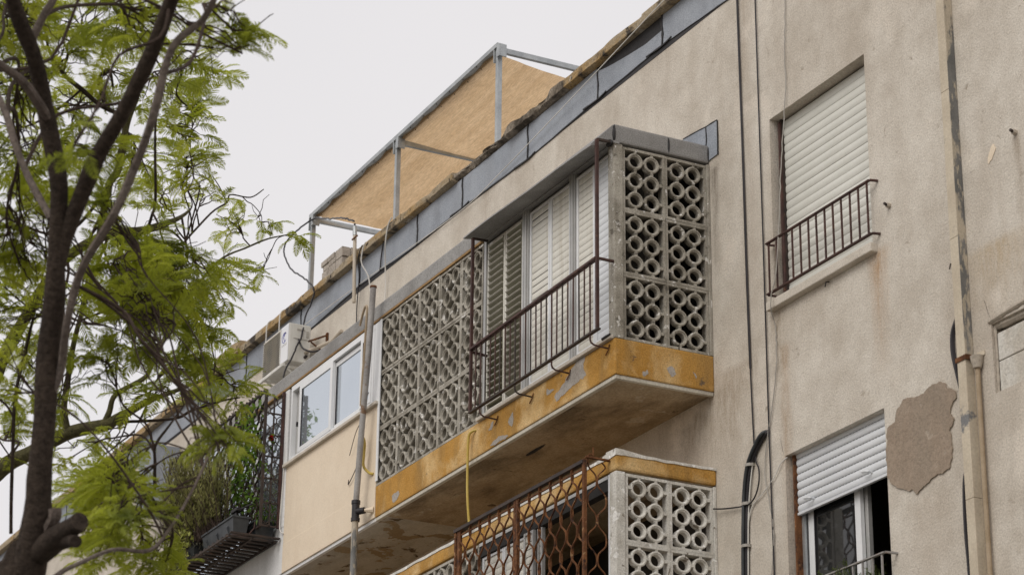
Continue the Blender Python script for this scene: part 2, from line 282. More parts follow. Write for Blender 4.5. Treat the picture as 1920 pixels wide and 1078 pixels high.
def spline(pts, n=6):
    """Catmull-Rom through pts (tuples of any length)"""
    P = [pts[0]] + list(pts) + [pts[-1]]; out = []
    for i in range(1, len(P) - 2):
        for k in range(n):
            t = k / n; out.append(tuple(.5 * (2 * b + (c - a) * t + (2 * a - 5 * b + 4 * c - d) * t * t + (3 * b - a - 3 * c + d) * t ** 3) for a, b, c, d in zip(P[i - 1], P[i], P[i + 1], P[i + 2])))
    out.append(tuple(pts[-1])); return out
def cable(name, pts, r, mat, label, cat='cable', group=None, n=5, seg=6, wob=0):
    p = spline(pts, seg)
    if wob: p = [(x + rnd.gauss(0, wob), y, z + rnd.gauss(0, wob)) for x, y, z in p]
    return single(MB().tube(p, r, n), name, mat, label, cat, group, smooth=True)
# ------------------------------------------------------------ setting
B = .973; G = -8.9; XL = -10.7
props(MB().box(-400, 400, -400, 400, G - .4, G - .13).build('ground', 'earth'), kind='structure')
props(MB().box(-200, 200, -16.5, -6.2, G - .13, G - .12).build('road', 'asphalt'), kind='structure')
props(MB().box(-200, 200, -6.2, -1.6, G - .13, G).build('pavement', 'pave', bevel=.02), kind='structure')
props(MB().box(-200, 200, -19, -16.5, G - .13, G).build('pavement', 'pave', bevel=.02), kind='structure')

# ------------------------------------------------------------ apartment building
bld = thing('apartment_building', (-11, 0, G), 'long weathered tan apartment block with grey membrane band below its flat roof', 'building')
def grid_wall(x0, x1, z0, z1, y, d, holes, name, mat, parent):
    """a wall in the plane y (outer face towards -Y), thickness d, with openings"""
    xs = sorted({x0, x1, *[h[0] for h in holes], *[h[1] for h in holes]}); zs = sorted({z0, z1, *[h[2] for h in holes], *[h[3] for h in holes]})
    mb = MB(); idx = {}
    def V(x, yy, z):
        k = (round(x, 4), round(yy, 4), round(z, 4))
        if k not in idx: idx[k] = len(mb.v); mb.v.append(k)
        return idx[k]
    for a, b in zip(xs, xs[1:]):
        for c, e in zip(zs, zs[1:]):
            mxx, mz = (a + b) / 2, (c + e) / 2
            if any(h[0] < mxx < h[1] and h[2] < mz < h[3] for h in holes): continue
            mb.f.append((V(a, y, c), V(b, y, c), V(b, y, e), V(a, y, e))); mb.f.append((V(a, y + d, c), V(a, y + d, e), V(b, y + d, e), V(b, y + d, c)))
    for h in holes + [(x0, x1, z0, z1)]:
        a, b, c, e = h
        for (p, q) in (((a, c), (b, c)), ((b, c), (b, e)), ((b, e), (a, e)), ((a, e), (a, c))):
            # split on the grid lines so that the edges match
            pts = [p, q]
            if p[1] == q[1]: pts = [(x, p[1]) for x in xs if min(p[0], q[0]) <= x <= max(p[0], q[0])]
            else: pts = [(p[0], z) for z in zs if min(p[1], q[1]) <= z <= max(p[1], q[1])]
            for m, n in zip(pts, pts[1:]): mb.f.append((V(m[0], y, m[1]), V(n[0], y, n[1]), V(n[0], y + d, n[1]), V(m[0], y + d, m[1])))
    return mb.build(name, mat, parent)
W1 = (.97, 2.366, .16, 1.833); W2 = (1.045, 2.41, -2.9, -1.187); BR = (3.745, 5.0, -1.48, -.955)
DU = (-2.45, -.12, .02, 1.7); DL = (-2.45, -.12, -2.98, -1.35)
grid_wall(-32, 9, G - .1, 3.64, 0, .26, [W1, W2, BR, DU, DL], 'wall', 'stucco', bld)
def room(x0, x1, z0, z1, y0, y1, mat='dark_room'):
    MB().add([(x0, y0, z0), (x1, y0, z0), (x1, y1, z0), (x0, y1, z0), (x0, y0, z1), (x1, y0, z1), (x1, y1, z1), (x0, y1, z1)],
             [(0, 1, 2, 3), (4, 7, 6, 5), (1, 5, 6, 2), (2, 6, 7, 3), (3, 7, 4, 0)]).build('dark_interior', mat, bld)
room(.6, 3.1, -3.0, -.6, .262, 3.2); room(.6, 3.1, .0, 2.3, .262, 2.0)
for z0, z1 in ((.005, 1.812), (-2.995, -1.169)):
    MB().box(XL + .1, -.11, -.02, -.004, z0, z1).build('dark_interior', 'lining', bld)  # added lining sheets, coloured near-black in place of interior shade
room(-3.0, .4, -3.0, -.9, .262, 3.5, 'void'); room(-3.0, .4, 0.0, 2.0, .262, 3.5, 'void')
m = MB(); m.box(-32, -31.75, .26, 10, G - .1, 3.6); m.box(8.75, 9, .26, 10, G - .1, 3.6); m.box(-31.75, 8.75, 9.75, 10, G - .1, 3.6); m.build('wall', 'stucco', bld)
MB().box(-31.75, 8.75, .26, 9.75, 3.0, 3.2).build('roof', 'roofing', bld)

# coping: worn concrete edge, each length a piece, crumbled in the middle
def coping_piece(x0, x1, y0, y1, z0, z1, amp, mat, crumble=0, lip=.0):
    n = max(4, int((x1 - x0) / .035)); sec = 12; mb = MB()
    prof = [(y0, z0 + .004), (y0, (z0 * 2 + z1) / 3), (y0, (z0 + 2 * z1) / 3), (y0 + .004, z1), (y0 + .09, z1 + .004), (y0 + .2, z1), (y1, z1), (y1, z0), (y0 + .12, z0), (y0 + .08, z0 - .004), (y0 + .04, z0 - .002), (y0 + .004, z0)]
    for i in range(n + 1):
        x = x0 + (x1 - x0) * i / n
        for j, (y, z) in enumerate(prof):
            q = Vector((x * 5, y * 9, z * 9)); d = nv(q) * amp + nv(q * 3.1) * amp * .6
            wear = crumble * max(0, mnoise.noise(Vector((x * 2.2, 1.7, 4))) + .35)
            if j in (0, 1, 2, 3, 10, 11): y2 = y + wear * (.075 + .05 * mnoise.noise(q * 2)); z2 = z - (wear * .05 if j == 3 else 0) + (wear * .035 if j in (0, 11) else 0)
            else: y2, z2 = y, z
            mb.v.append((x, y2 + d.y, z2 + d.z * .6))
    for i in range(n):
        for j in range(sec): a = i * sec + j; b = i * sec + (j + 1) % sec; mb.f.append((a, b, b + sec, a + sec))
    mb.f.append(tuple(range(sec))); mb.f.append(tuple(range(n * sec, n * sec + sec))[::-1])
    return mb.build('coping_stone', mat, bld)
xs = [9, 5.2, 2.4, .35, -1.0, -2.55, -5.1, -6.4, -7.95, -9.5, -11.3, -12.12, -14.2, -16.4, -18.6, -20.8, -23, -26, -29, -32]
for a, b in zip(xs[1:], xs):
    if a == -12.12: coping_piece(a, b, -.13, .3, 3.66, 3.825, .012, 'coping'); continue
    br = a in (-5.1,)
    coping_piece(a + .004, b - .004, -.1, .26, 3.643, 3.742, .010 if br else .0022, 'coping_broken' if br else 'coping', 1.0 if br else (.3 if a in (-2.55, -6.4, -9.5) else .05))

# mineral membrane strips below the coping, tar at their laps
JX = [9, 6.4, 3.8, .55, -.757, -1.99, -3.463, -4.975, -6.11, -7.68, -9.45, -11.25, -13.0, -14.9, -16.8, -18.7, -20.7, -23, -25.5, -28.5, -32]
LOW = {}
for x in JX: LOW[x] = 3.30 + rnd.uniform(-.022, .022)
LOW[-.757] = 3.335; LOW[-1.99] = 3.309; LOW[-3.463] = 3.262; LOW[-4.975] = 3.297; LOW[-6.11] = 3.285; LOW[-7.68] = 3.345; LOW[.55] = 3.262
MB().box(-32, 9, -.004, .0, 3.27, 3.64).build('tar_strip', 'tar', bld)
for b, a in zip(JX, JX[1:]):
    n = max(4, int((b - a) / .15)); mb = MB(); slip = (a == -1.99)
    for i in range(n + 1):
        t = i / n; x = a + .006 + (b - a - .012) * t; lo = LOW[a] * (1 - t) + LOW[b] * t + .012 * mnoise.noise(Vector((x * 2.5, 0, 3)))
        hi = 3.637 if not slip else 3.60 - .135 * min(1, t * 1.3) ** .8 + .02 * t * t
        bul = .006 + .007 * abs(mnoise.noise(Vector((x * 1.7, 5, 1))))
        for (y, z) in ((-bul - .004, lo), (-bul - .004, hi), (-.0045, hi + .002), (-.0045, lo - .002)): mb.v.append((x, y, z))
    for i in range(n):
        for j in range(4): p = i * 4 + j; q = i * 4 + (j + 1) % 4; mb.f.append((p, q, q + 4, p + 4))
    mb.f.append((0, 1, 2, 3)); mb.f.append((n * 4 + 3, n * 4 + 2, n * 4 + 1, n * 4))
    mb.build('membrane_panel', 'membrane', bld)
def tar_line(pts, w, y=-.014, name='tar_joint'):
    """an irregular smear of tar along pts (x, z)"""
    mb = MB(); P = spline([(p[0], y, p[1]) for p in pts], 8); k = len(P)
    for i, p in enumerate(P):
        t = Vector(P[min(i + 1, k - 1)]) - Vector(P[max(i - 1, 0)]); nrm = Vector((-t.z, 0, t.x)).normalized()
        ww = w * (.55 + .9 * abs(mnoise.noise(Vector((p[0] * 7, p[2] * 17, 2)))))
        for sgn, yy in ((-1, y), (1, y), (1, y + .01), (-1, y + .01)): mb.v.append((p[0] + nrm.x * ww * sgn, yy, p[2] + nrm.z * ww * sgn))
    for i in range(k - 1):
        for j in range(4): a = i * 4 + j; b = i * 4 + (j + 1) % 4; mb.f.append((a, b, b + 4, a + 4))
    mb.f.append((0, 1, 2, 3)); mb.f.append((k * 4 - 1, k * 4 - 2, k * 4 - 3, k * 4 - 4))
    return mb.build(name, 'tar', bld)
for x in JX[1:-1]:
    tar_line([(x + .004, 3.635), (x - .006, 3.55), (x + .008, 3.45), (x - .003, LOW[x] - .01)], .014 if x > -9 else .009, -.022)
for b, a in zip(JX[2:], JX[3:]):
    tar_line([(b, LOW[b] - .004), ((a + b) / 2, (LOW[a] + LOW[b]) / 2 - .004 + rnd.uniform(-.008, .004)), (a, LOW[a] - .004)], .006, -.010)
for x in (-1.99, -.757, -3.463, -4.975): tar_line([(x - .3, LOW[x] - .0), (x, LOW[x] - .012), (x + .16, LOW[x] + .006)], .009, -.020)

# enclosed balcony roof: one slab along the bay, wrapped in membrane, upturned on the wall

MB().box(XL, 0.0, -B, -.003, 1.815, 1.985).build('roof_slab', 'membrane_dirty', bld, bevel=.018)
for a, b in ((-2.5, 0.012), (XL, -2.56)): MB().box(a, b, -B - .010, -B + .05, 1.795, 1.817).build('edge_strip', 'rustywood' if b < -1 else 'membrane_dirty', bld)
for pts, w in (([(.012, 1.99), (.013, 1.9), (.012, 1.80)], .012),):
    pass
mb = MB(); mb.prism([(.155, -.002, 1.845), (.155, -.002, 2.17), (.06, -.002, 2.177), (-.03, -.002, 2.18), (-.2, -.002, 2.20), (-.42, -.002, 2.22), (-.6, -.002, 2.2), (-.6, -.002, 1.97), (.0, -.002, 1.97), (.002, -.002, 1.84)], (0, -.010, 0)); mb.build('membrane_upturn', 'membrane', bld)
tar_line([(.155, 2.172), (.06, 2.178), (-.03, 2.182), (-.2, 2.202), (-.42, 2.222)], .006, -.016)
tar_line([(-.03, 2.175), (-.022, 2.05), (-.034, 1.99)], .009, -.018)
tar_line([(.155, 1.84), (.158, 2.0), (.156, 2.17)], .004, -.016)
m = MB()
def tar_blob(p, r, k, name='tar_joint'):
    mb = MB(); bm = bmesh.new(); bmesh.ops.create_icosphere(bm, subdivisions=2, radius=1)
    vs = [(p[0] + v.co.x * r[0] * (1 + .5 * mnoise.noise(v.co * 2 + Vector((k, 0, 0)))), p[1] + v.co.y * r[1] * (1 + .5 * mnoise.noise(v.co * 2 + Vector((0, k, 0)))), p[2] + v.co.z * r[2] * (1 + .5 * mnoise.noise(v.co * 2.3 + Vector((0, 0, k))))) for v in bm.verts]
    mb.add(vs, [tuple(v.index for v in f.verts) for f in bm.faces]); bm.free(); return mb.build(name, 'tar', bld, smooth=True)
tar_blob((.0, -.42, 1.895), (.008, .011, .072), 1); tar_blob((-.002, -B + .004, 1.895), (.014, .014, .075), 2); tar_blob((-.03, -B - .03, 1.80), (.05, .03, .03), 3); tar_blob((.004, -.012, 1.9), (.009, .012, .07), 5)
# the flap over the louvre windows
n = 14; mb = MB()
for i in range(n + 1):
    t = i / n; x = -2.5 + 2.49 * t; z = 1.778 - .05 * t + .006 * math.sin(t * 9)
    for (y, zz) in ((-B - .004, 1.975), (-1.195 - .012 * math.sin(t * 3), z + .012), (-1.2 - .012 * math.sin(t * 3), z - .006), (-B - .004, 1.81)): mb.v.append((x, y, zz))
for i in range(n):
    for j in range(4): a = i * 4 + j; b = i * 4 + (j + 1) % 4; mb.f.append((a, b, b + 4, a + 4))
mb.f.append((0, 1, 2, 3)); mb.f.append((n * 4 + 3, n * 4 + 2, n * 4 + 1, n * 4)); mb.build('awning_flap', 'membrane_dirty', bld)

# balcony slab, its ochre fascia, soffit and drip edge (upper storey), and the same below
def slabs(z, lower=False):
    mb = MB(); mb.box(-4.87, 0, -B, -.002, z - .322, z); mb.build('balcony_fascia', 'ochre', bld, bevel=.012)
    MB().box(-4.70, -.045, -B + .055, -.002, z - .345, z - .3225).build('soffit', 'soffit', bld); MB().box(XL, -4.702, -B + .055, -.002, z - .345, z - .3225).build('soffit', 'soffit_pale', bld)
    mb = MB(); mb.box(-4.87, -.012, -B + .012, -B + .053, z - .358, z - .3225); mb.box(-.0535, -.012, -B + .055, -.004, z - .358, z - .3225); mb.build('drip_edge', 'drip', bld, bevel=.006)
    mb = MB(); mb.box(XL, -4.872, -B + .012, -B + .053, z - .358, z - .3225); mb.build('drip_edge', 'whitewall', bld, bevel=.006)
slabs(0); slabs(-3.0, True)

# plaster bared where the ochre paint has come off
def peel(pts, side):
    P = spline([(a, 0, b) for a, b in pts + pts[:1]], 7)[:-1]; q = []
    for a, _, b in P:
        a += .016 * mnoise.noise(Vector((a * 22, b * 22, 0))) + .008 * mnoise.noise(Vector((a * 60, b * 60, 5))); b += .016 * mnoise.noise(Vector((a * 22, b * 22, 9))) + .008 * mnoise.noise(Vector((a * 60, b * 60, 2)))
        q.append((a, -B - .0005, min(b, -.004)) if side == 'front' else (.0005, a, min(b, -.004)))
    mb = MB(); mb.prism(q, (0, -.0016, 0) if side == 'front' else (.0016, 0, 0)); return mb.build('bare_plaster', 'bare', bld)
for p in [[(-0.665, 0.003), (-0.532, -0.001), (-0.551, -0.102), (-0.504, -0.18), (-0.608, -0.191), (-0.751, -0.21), (-0.925, -0.239), (-1.033, -0.256), (-1.063, -0.188), (-0.975, -0.17), (-0.868, -0.11), (-0.8, -0.062)], [(-1.222, -0.094), (-1.093, -0.124), (-1.112, -0.143), (-1.212, -0.142)], [(-1.876, -0.108), (-1.854, -0.165), (-1.884, -0.232), (-1.959, -0.169)], [(-2.26, -0.071), (-2.279, -0.147), (-2.344, -0.149), (-2.303, -0.089)], [(-2.159, -0.254), (-1.956, -0.302), (-2.157, -0.315), (-2.318, -0.3)], [(-4.466, -0.197), (-4.316, -0.193), (-4.301, -0.241), (-4.423, -0.285)]]: peel(p, 'front')
for p in [[(-0.462, -0.177), (-0.404, -0.172), (-0.379, -0.221), (-0.411, -0.264), (-0.442, -0.251)], [(-0.22, -0.183), (-0.178, -0.215), (-0.194, -0.232)], [(-0.708, -0.268), (-0.666, -0.237), (-0.656, -0.268), (-0.688, -0.307)]]: peel(p, 'end')
# chipped hollows in the soffit edge
for i, (x, y, r) in enumerate(((-.62, -.86, (.16, .07, .012)), (-1.0, -.88, (.12, .035, .014)), (-2.1, -.62, (.17, .02, .012)), (-3.7, -.6, (.14, .05, .014)), (-3.25, -.8, (.13, .03, .008)), (-2.45, -.84, (.1, .03, .01)), (-1.75, -.3, (.05, .03, .01)), (-4.1, -.35, (.1, .02, .006)))):
    mb = MB(); bm = bmesh.new(); bmesh.ops.create_icosphere(bm, subdivisions=3, radius=1)
    mb.add([(x + v.co.x * r[0] * (1 + .6 * mnoise.noise(v.co * 2 + Vector((i, 0, 0)))), y + v.co.y * r[1] * (1 + .6 * mnoise.noise(v.co * 2 + Vector((0, i, 3)))), -.346 + v.co.z * r[2]) for v in bm.verts], [tuple(v.index for v in f.verts) for f in bm.faces]); bm.free()
    mb.build('flaking_plaster', 'soffit' if i != 2 else 'void', bld)
MB().box(-2.57, -.03, -1.005, -.93, .0015, .035).build('window_sill', 'sill', bld, bevel=.006)
# cream infill with its sliding window, white trims
MB().box(-7.3, -4.872, -B, -B + .12, .0, .868).build('infill_wall', 'cream', bld)
MB().box(-7.3, -4.872, -B - .005, -B + .12, -.3215, -.001).build('infill_wall', 'cream', bld, bevel=.004)
MB().box(-7.33, -4.85, -1.015, -B + .1, .8685, .902).build('window_sill', 'sill', bld, bevel=.006)
MB().box(-5.0, -4.872, -B - .004, -B + .1, .9025, 1.784).build('trim', 'white_alu', bld, bevel=.006)
MB().box(-4.866, -4.82, -B - .01, -B - .001, .05, 1.784).build('trim', 'white_alu', bld)
MB().box(-7.42, -7.302, -B - .006, -B + .1, .2, 1.784).build('trim', 'whitewall', bld, bevel=.01)
MB().box(XL, -7.424, -B, -B + .1, -.3215, .22).build('infill_wall', 'whitewall', bld)
MB().box(-7.42, -7.302, -B - .001, -B + .1, -.3215, .1995).build('infill_wall', 'whitewall', bld)
MB().box(XL, XL + .1, -B + .1, -.002, -.3215, 1.814).build('infill_wall', 'whitewall', bld)
for z0, z1 in ((-3.3215, -1.17), (G, -3.36)): MB().box(XL, -4.875, -B + .02, -.003, z0, z1).build('infill_wall', 'cream', bld)
# roof slab of the storey below: ochre edge with chipped white top coat
n = 90; mb = MB(); prof = [(-B, -1.163), (-B - .004, -1.1), (-B, -1.035), (-B + .012, -1.018), (-B + .2, -1.012), (-B + .2, -1.163)]
path = [(-10.7 + i * .11, 0) for i in range(96)]
mb.box(XL, 0.004, -B, -.002, -1.155, -1.024); mb.build('roof_slab', 'ochre', bld, bevel=.02)
MB().box(XL, -.03, -B + .03, -.004, -1.166, -1.1555).build('ceiling', 'soffit', bld)
mb = MB(); k = 130
for i in range(k + 1):
    x = XL + (0.0 - XL) * i / k; j1 = mnoise.noise(Vector((x * 4, 0, 0))); bump_ = .03 * math.exp(-((x + .1) / .12) ** 2)
    for (y, z) in ((-B - .006, -1.024 - .012 + .012 * j1), (-B - .004, -1.008 + bump_ + .006 * j1), (-B + .16, -1.004 + bump_), (-B + .16, -1.03)): mb.v.append((x, y, z))
for i in range(k):
    for j in range(4): a = i * 4 + j; b = i * 4 + (j + 1) % 4; mb.f.append((a, b, b + 4, a + 4))
mb.f.append((0, 1, 2, 3)); mb.f.append((k * 4 + 3, k * 4 + 2, k * 4 + 1, k * 4)); mb.build('top_coat', 'block_white', bld)
mb = MB(); k = 26
for i in range(k + 1):
    y = -B - .004 + (B + .0) * i / k; j1 = mnoise.noise(Vector((3, y * 9, 0))); bump_ = .03 * math.exp(-((y + B) / .2) ** 2)
    for (x, z) in ((.009, -1.03 + .012 * j1), (.007, -1.006 + bump_ + .006 * j1), (-.16, -1.0035 + bump_), (-.16, -1.03)): mb.v.append((x, y, z))
for i in range(k):
    for j in range(4): a = i * 4 + j; b = i * 4 + (j + 1) % 4; mb.f.append((a, b, b + 4, a + 4))
mb.f.append((0, 1, 2, 3)); mb.f.append((k * 4 + 3, k * 4 + 2, k * 4 + 1, k * 4)); mb.build('top_coat', 'block_white', bld)
# lower storey slab and parapet down to the ground
MB().box(-4.87, -.03, -B + .03, -.004, G, -3.4).build('infill_wall', 'stucco', bld)
# membrane-wrapped canopy end of the next bay, built as a plain box
MB().box(-14.3, -13.62, -.36, -.001, 2.2, 3.05).build('wall_box', 'membrane', bld, bevel=.01)
# window sills on the wall, patch, bricked-up opening
mb = MB(); mb.box(.925, 2.425, -.065, .1, .085, .162); mb.build('window_sill', 'sill', bld, bevel=.01)
MB().box(1.0, 2.45, -.06, .1, -2.97, -2.898).build('window_sill', 'sill', bld, bevel=.01)
def blob(pts, y, d, name, mat, sub=5, jit=.012):
    P = spline([(p[0], 0, p[1]) for p in pts + pts[:1]], sub)[:-1]
    P = [(x + jit * mnoise.noise(Vector((x * 16, z * 16, 0))) + .6 * jit * mnoise.noise(Vector((x * 45, z * 45, 7))), y, z + jit * mnoise.noise(Vector((x * 16, z * 16, 9))) + .5 * jit * mnoise.noise(Vector((x * 50, z * 50, 3)))) for x, _, z in P]
    mb = MB(); mb.prism(P[::-1], (0, d, 0)); return mb.build(name, mat, bld)
PT = [(3.117, -1.199), (2.993, -1.202), (2.857, -1.232), (2.686, -1.197), (2.586, -1.252), (2.544, -1.341), (2.459, -1.375), (2.422, -1.588), (2.441, -1.774), (2.55, -1.853), (2.673, -1.907), (2.795, -1.96), (2.897, -1.918), (3.022, -1.895), (3.178, -1.877), (3.22, -1.771), (3.215, -1.616), (3.253, -1.549), (3.231, -1.445), (3.316, -1.351), (3.22, -1.281), (3.192, -1.235)]
PR = [(x + .02 * (1 if x > 2.85 else -1) * abs(mnoise.noise(Vector((x * 9, z * 9, 2)))) * 1.6, z + .015 * mnoise.noise(Vector((x * 7, z * 7, 6)))) for x, z in PT]
blob(PR, -.005, .0045, 'patch_rim', 'mortar', sub=7, jit=.02)
blob(PT, -.012, .006, 'plaster_patch', 'stucco_patch', sub=9, jit=.02)
blob([(3.88, .29), (3.93, .37), (3.9, .40), (3.85, .34), (3.84, .27)], -.004, .003, 'paint_mark', 'cream', jit=.02)
x = BR[0] + .012; zz = [(-1.475, -1.245), (-1.237, -1.03)]
MB().box(BR[0] + .001, BR[1] - .001, .10, .2, BR[2] + .001, BR[3] - .001).build('infill_wall', 'mortar', bld)
for r, (a, b) in enumerate(zz):
    for i in range(3):
        x0 = BR[0] + .028 + i * .44 - (.0 if r else .0); MB().box(x0, min(x0 + .43, BR[1] - .01), .028, .12, a, b).build('block', 'whiteblock', bld, bevel=.006)
# low ledge of rough mortar round the opening
mb = MB()
def rough(pts, r, name, mat):
    P = spline(pts, 10); return MB().tube(P, [r * (.7 + .8 * abs(mnoise.noise(Vector(p) * 11))) for p in P], 7).build(name, mat, bld, smooth=True)
rough([(BR[0] + .01, .025, BR[2] + .0), (BR[0] + .012, .03, -1.2), (BR[0] + .008, .03, BR[3] - .01)], .013, 'mortar_edge', 'mortar')
rough([(BR[0] + .01, .05, BR[3] - .012), (BR[0] + .6, .05, BR[3] - .02), (BR[1], .05, BR[3] - .016)], .035, 'mortar_edge', 'mortar')
rough([(BR[0] - .02, -.002, BR[3] + .02), (BR[0] + .35, -.002, BR[3] + .045), (BR[0] + .8, -.002, BR[3] + .07)], .022, 'mortar_edge', 'mortar')

# hairline cracks in the render
def crack(pts, r=.0035):
    P = spline([(x, 0, z) for x, z in pts], 8); P = [(x + .014 * mnoise.noise(Vector((x * 14, z * 14, 1))), -.0005, z + .014 * mnoise.noise(Vector((x * 14, z * 14, 8)))) for x, _, z in P]; k = len(P)
    MB().tube(P, [r * (.25 + math.sin(math.pi * i / (k - 1)) * (.5 + .7 * abs(mnoise.noise(Vector((i * .7, 3, r * 999)))))) for i in range(k)], 4).build('crack', 'void', bld)
for p in ([(3.405, -.3), (3.40, -.7), (3.408, -1.3), (3.40, -1.9), (3.405, -2.6)], [(BR[0], BR[3] + .03), (3.70, -.80), (3.68, -.74)], [(W2[0] - .02, W2[3] + .02), (1.0, -1.1), (.99, -1.0)]): crack(p, .0018)
# ------------------------------------------------------------ breeze block screens
def block_mesh(w, h, r, px, mat, name):
    """one cast block: rim, six rings and the stubs that tie them together; front face at y=0, going back to y=.1"""
    mb = MB(); d = .085; t = .024; dr = .066
    mb.box(0, w, 0, d, 0, t); mb.box(0, w, 0, d, h - t, h); mb.box(0, t, .003, d - .003, t, h - t); mb.box(w - t, w, .003, d - .003, t, h - t)
    pz = (h - 2 * t) / 3
    prof = [(r - .003, dr), (r, .016), (r - .002, .006), (r - .008, .001), (r - .016, .001), (r - .019, .008), (r - .025, .010), (r - .029, .015), (r - .028, dr)]
    for i in (-1, 1):
        for k in range(3):
            cx, cz = w / 2 + i * px / 2, t + pz * (k + .5); mb.lathe(prof, (cx, 0, cz), 22)
            for (ax, az) in ((0, 1), (0, -1)):
                mb.box(cx - .013, cx + .013, .003, dr - .01, min(cz + az * (r - .006), cz + az * (pz / 2 + .004)), max(cz + az * (r - .006), cz + az * (pz / 2 + .004)))
            a, b = sorted((cx + i * (r - .006), (w - t + .002) if i > 0 else t - .002)); mb.box(a, b, .003, dr - .012, cz - .013, cz + .013)
            if i > 0: mb.box(cx - px + r - .006, cx - r + .006, .003, dr - .012, cz - .012, cz + .012)
    me = mb.mesh(name, mat, True); me.set_sharp_from_angle(angle=R(35)); return me
BF = block_mesh(.4655, .5945, .083, .182, 'block', 'breeze_block')
BE = block_mesh(.4225, .5945, .0775, .164, 'block', 'breeze_block')
BW = block_mesh(.4225, .5845, .0775, .164, 'block_white', 'breeze_block')
BL = block_mesh(.4655, .5845, .083, .182, 'block', 'breeze_block')
def screen(label, me, loc, rz, nx, nz, w, h, group='breeze block screens of the balconies'):
    t = thing('breeze_block_screen', loc, label, 'breeze block screen', group)
    for k in range(nz):
        for i in range(nx):
            off = Vector((i * (w + .003), rnd.uniform(-.002, .002), k * (h + .002))); off.rotate(Matrix.Rotation(rz, 3, 'Z'))
            inst('breeze_block', me, t, Vector(loc) + off, (rnd.gauss(0, .004), rnd.gauss(0, .002), rz + rnd.gauss(0, .004)))
    return t
sc_a = screen('long grey breeze block screen of five columns beside the louvre windows', BF, (-4.81 - .065, -B + .004, .002), 0, 5, 3, .4655, .5945)
sc_b = screen('end screen of grey breeze blocks two columns wide on the upper balcony', BE, (-.006, -.882, .002), R(90), 2, 3, .4225, .5945)
MB().box(-.105, .002, -B - .002, -.886, .002, 1.80).build('corner_post', 'block', sc_b, bevel=.008)
MB().box(-.09, -.001, -.031, -.003, .002, 1.80).build('edge_post', 'block', sc_b, bevel=.005)
sc_c = screen('white painted breeze block end screen of the lower balcony', BW, (-.006, -.882, -2.935), R(90), 2, 3, .4225, .5845)
MB().box(-.105, .002, -B - .002, -.886, -2.995, -1.168).build('corner_post', 'block_white', sc_c, bevel=.008)
MB().box(-.09, -.001, -.031, -.003, -2.995, -1.168).build('edge_post', 'block_white', sc_c, bevel=.005)
sc_d = screen('lower grey breeze block screen behind the rusty grille edge', BL, (-4.875, -B + .004, -2.935), 0, 5, 3, .4655, .5845)

# ------------------------------------------------------------ louvre windows
def slat_mesh(w, mat, ch=.074, th0=1.0):
    mb = MB(); n = 7; top = []; bot = []
    for i in range(n):
        t = -1 + 2 * i / (n - 1); th = (.0075 * math.sqrt(max(0, 1 - t * t)) + .0012) * th0 + (.0022 if th0 > .5 and i < 1 else 0)
        top.append((t * ch / 2, th + .003 * (1 - t * t))); bot.append((t * ch / 2, -th * .5 + .003 * (1 - t * t) * th0))
    pr = top + bot[::-1]; mb.prism([(0, y, z) for y, z in pr], (w, 0, 0)); me = mb.mesh('slat', mat, True); me.set_sharp_from_angle(angle=R(50))
    if th0 > .5:      # pale outer edge: the sky glint it catches, painted as lighter material
        me.materials.append(MAT['slat_cream'])
        for p in me.polygons:
            if p.center.y < -ch * .40 and abs(p.normal.x) < .5: p.material_index = 1
    return me
def leaf_panel(win, x0, x1, z0, z1, y, angs, mat, fmat, pitch=.0655):
    """a shutter leaf: two stiles with a row of slats; angs(k) = tilt from horizontal, outer edge down"""
    mb = MB(); s = .028
    mb.box(x0, x0 + s, y - .016, y + .016, z0, z1); mb.box(x1 - s, x1, y - .016, y + .016, z0, z1); mb.box(x0 + s, x1 - s, y - .014, y + .014, z0, z0 + .02); mb.box(x0 + s, x1 - s, y - .014, y + .014, z1 - .02, z1)
    nn = int((z1 - z0 - .09) / pitch) + 1; zs0 = z1 - .054 - pitch * (nn - 1); mb.box(x0 + s, x1 - s, y - .012, y + .012, z0 + .02, zs0 - .036)
    for xx in (x0 + s / 2, x1 - s / 2):
        k = 0
        while z0 + .05 + k * pitch * 2 < z1: mb.box(xx - .003, xx + .003, y - .019, y - .0155, z0 + .05 + k * pitch * 2, z0 + .056 + k * pitch * 2); k += 1
    lf = mb.build('shutter_leaf', fmat, win, bevel=0); closed = angs(12) > 75; me = slat_mesh(x1 - x0 - 2 * s - .004, mat, .0648 if closed else .076, .35 if closed else .8); k = 0; z = zs0
    while k < nn:
        inst('slat', me, lf, (x0 + s + .002, y, z), (R(angs(k)), 0, 0)); z += pitch; k += 1
    return lf
lw = thing('louvre_window', (-1.25, -B + .04, .036), 'row of cream louvred shutter leaves behind the maroon balcony railing', 'louvre window')
yw = -B + .045
fr = MB()
for a, b in ((-2.53, -2.485), (-1.745, -1.625), (-.835, -.735)): fr.box(a, b, yw - .03, yw + .04, .0365, 1.80)
for a, b in ((-1.722, -1.69), (-1.68, -1.648), (-.815, -.79), (-.78, -.755)): fr.box(a, b, yw - .042, yw - .0305, .0365, 1.80)
fr.build('frame', 'alu', lw)
MB().box(-2.484, -.107, yw + .02, yw + .05, 1.76, 1.80).build('head_rail', 'alu', lw)
Z0, Z1 = .04, 1.755
def oa(k): return 46 + 3 * math.sin(k * 2.1)
leaf_panel(lw, -2.48, -2.118, Z0, Z1, yw, lambda k: (-4 if k < 10 else -35) + 2 * math.sin(k * 1.7), 'slat_olive', 'slat_cream')
leaf_panel(lw, -2.112, -1.75, Z0, Z1, yw, lambda k: (-31 if k < 11 else -35) + 2.5 * math.sin(k * 2.3), 'slat_olive', 'slat_cream')
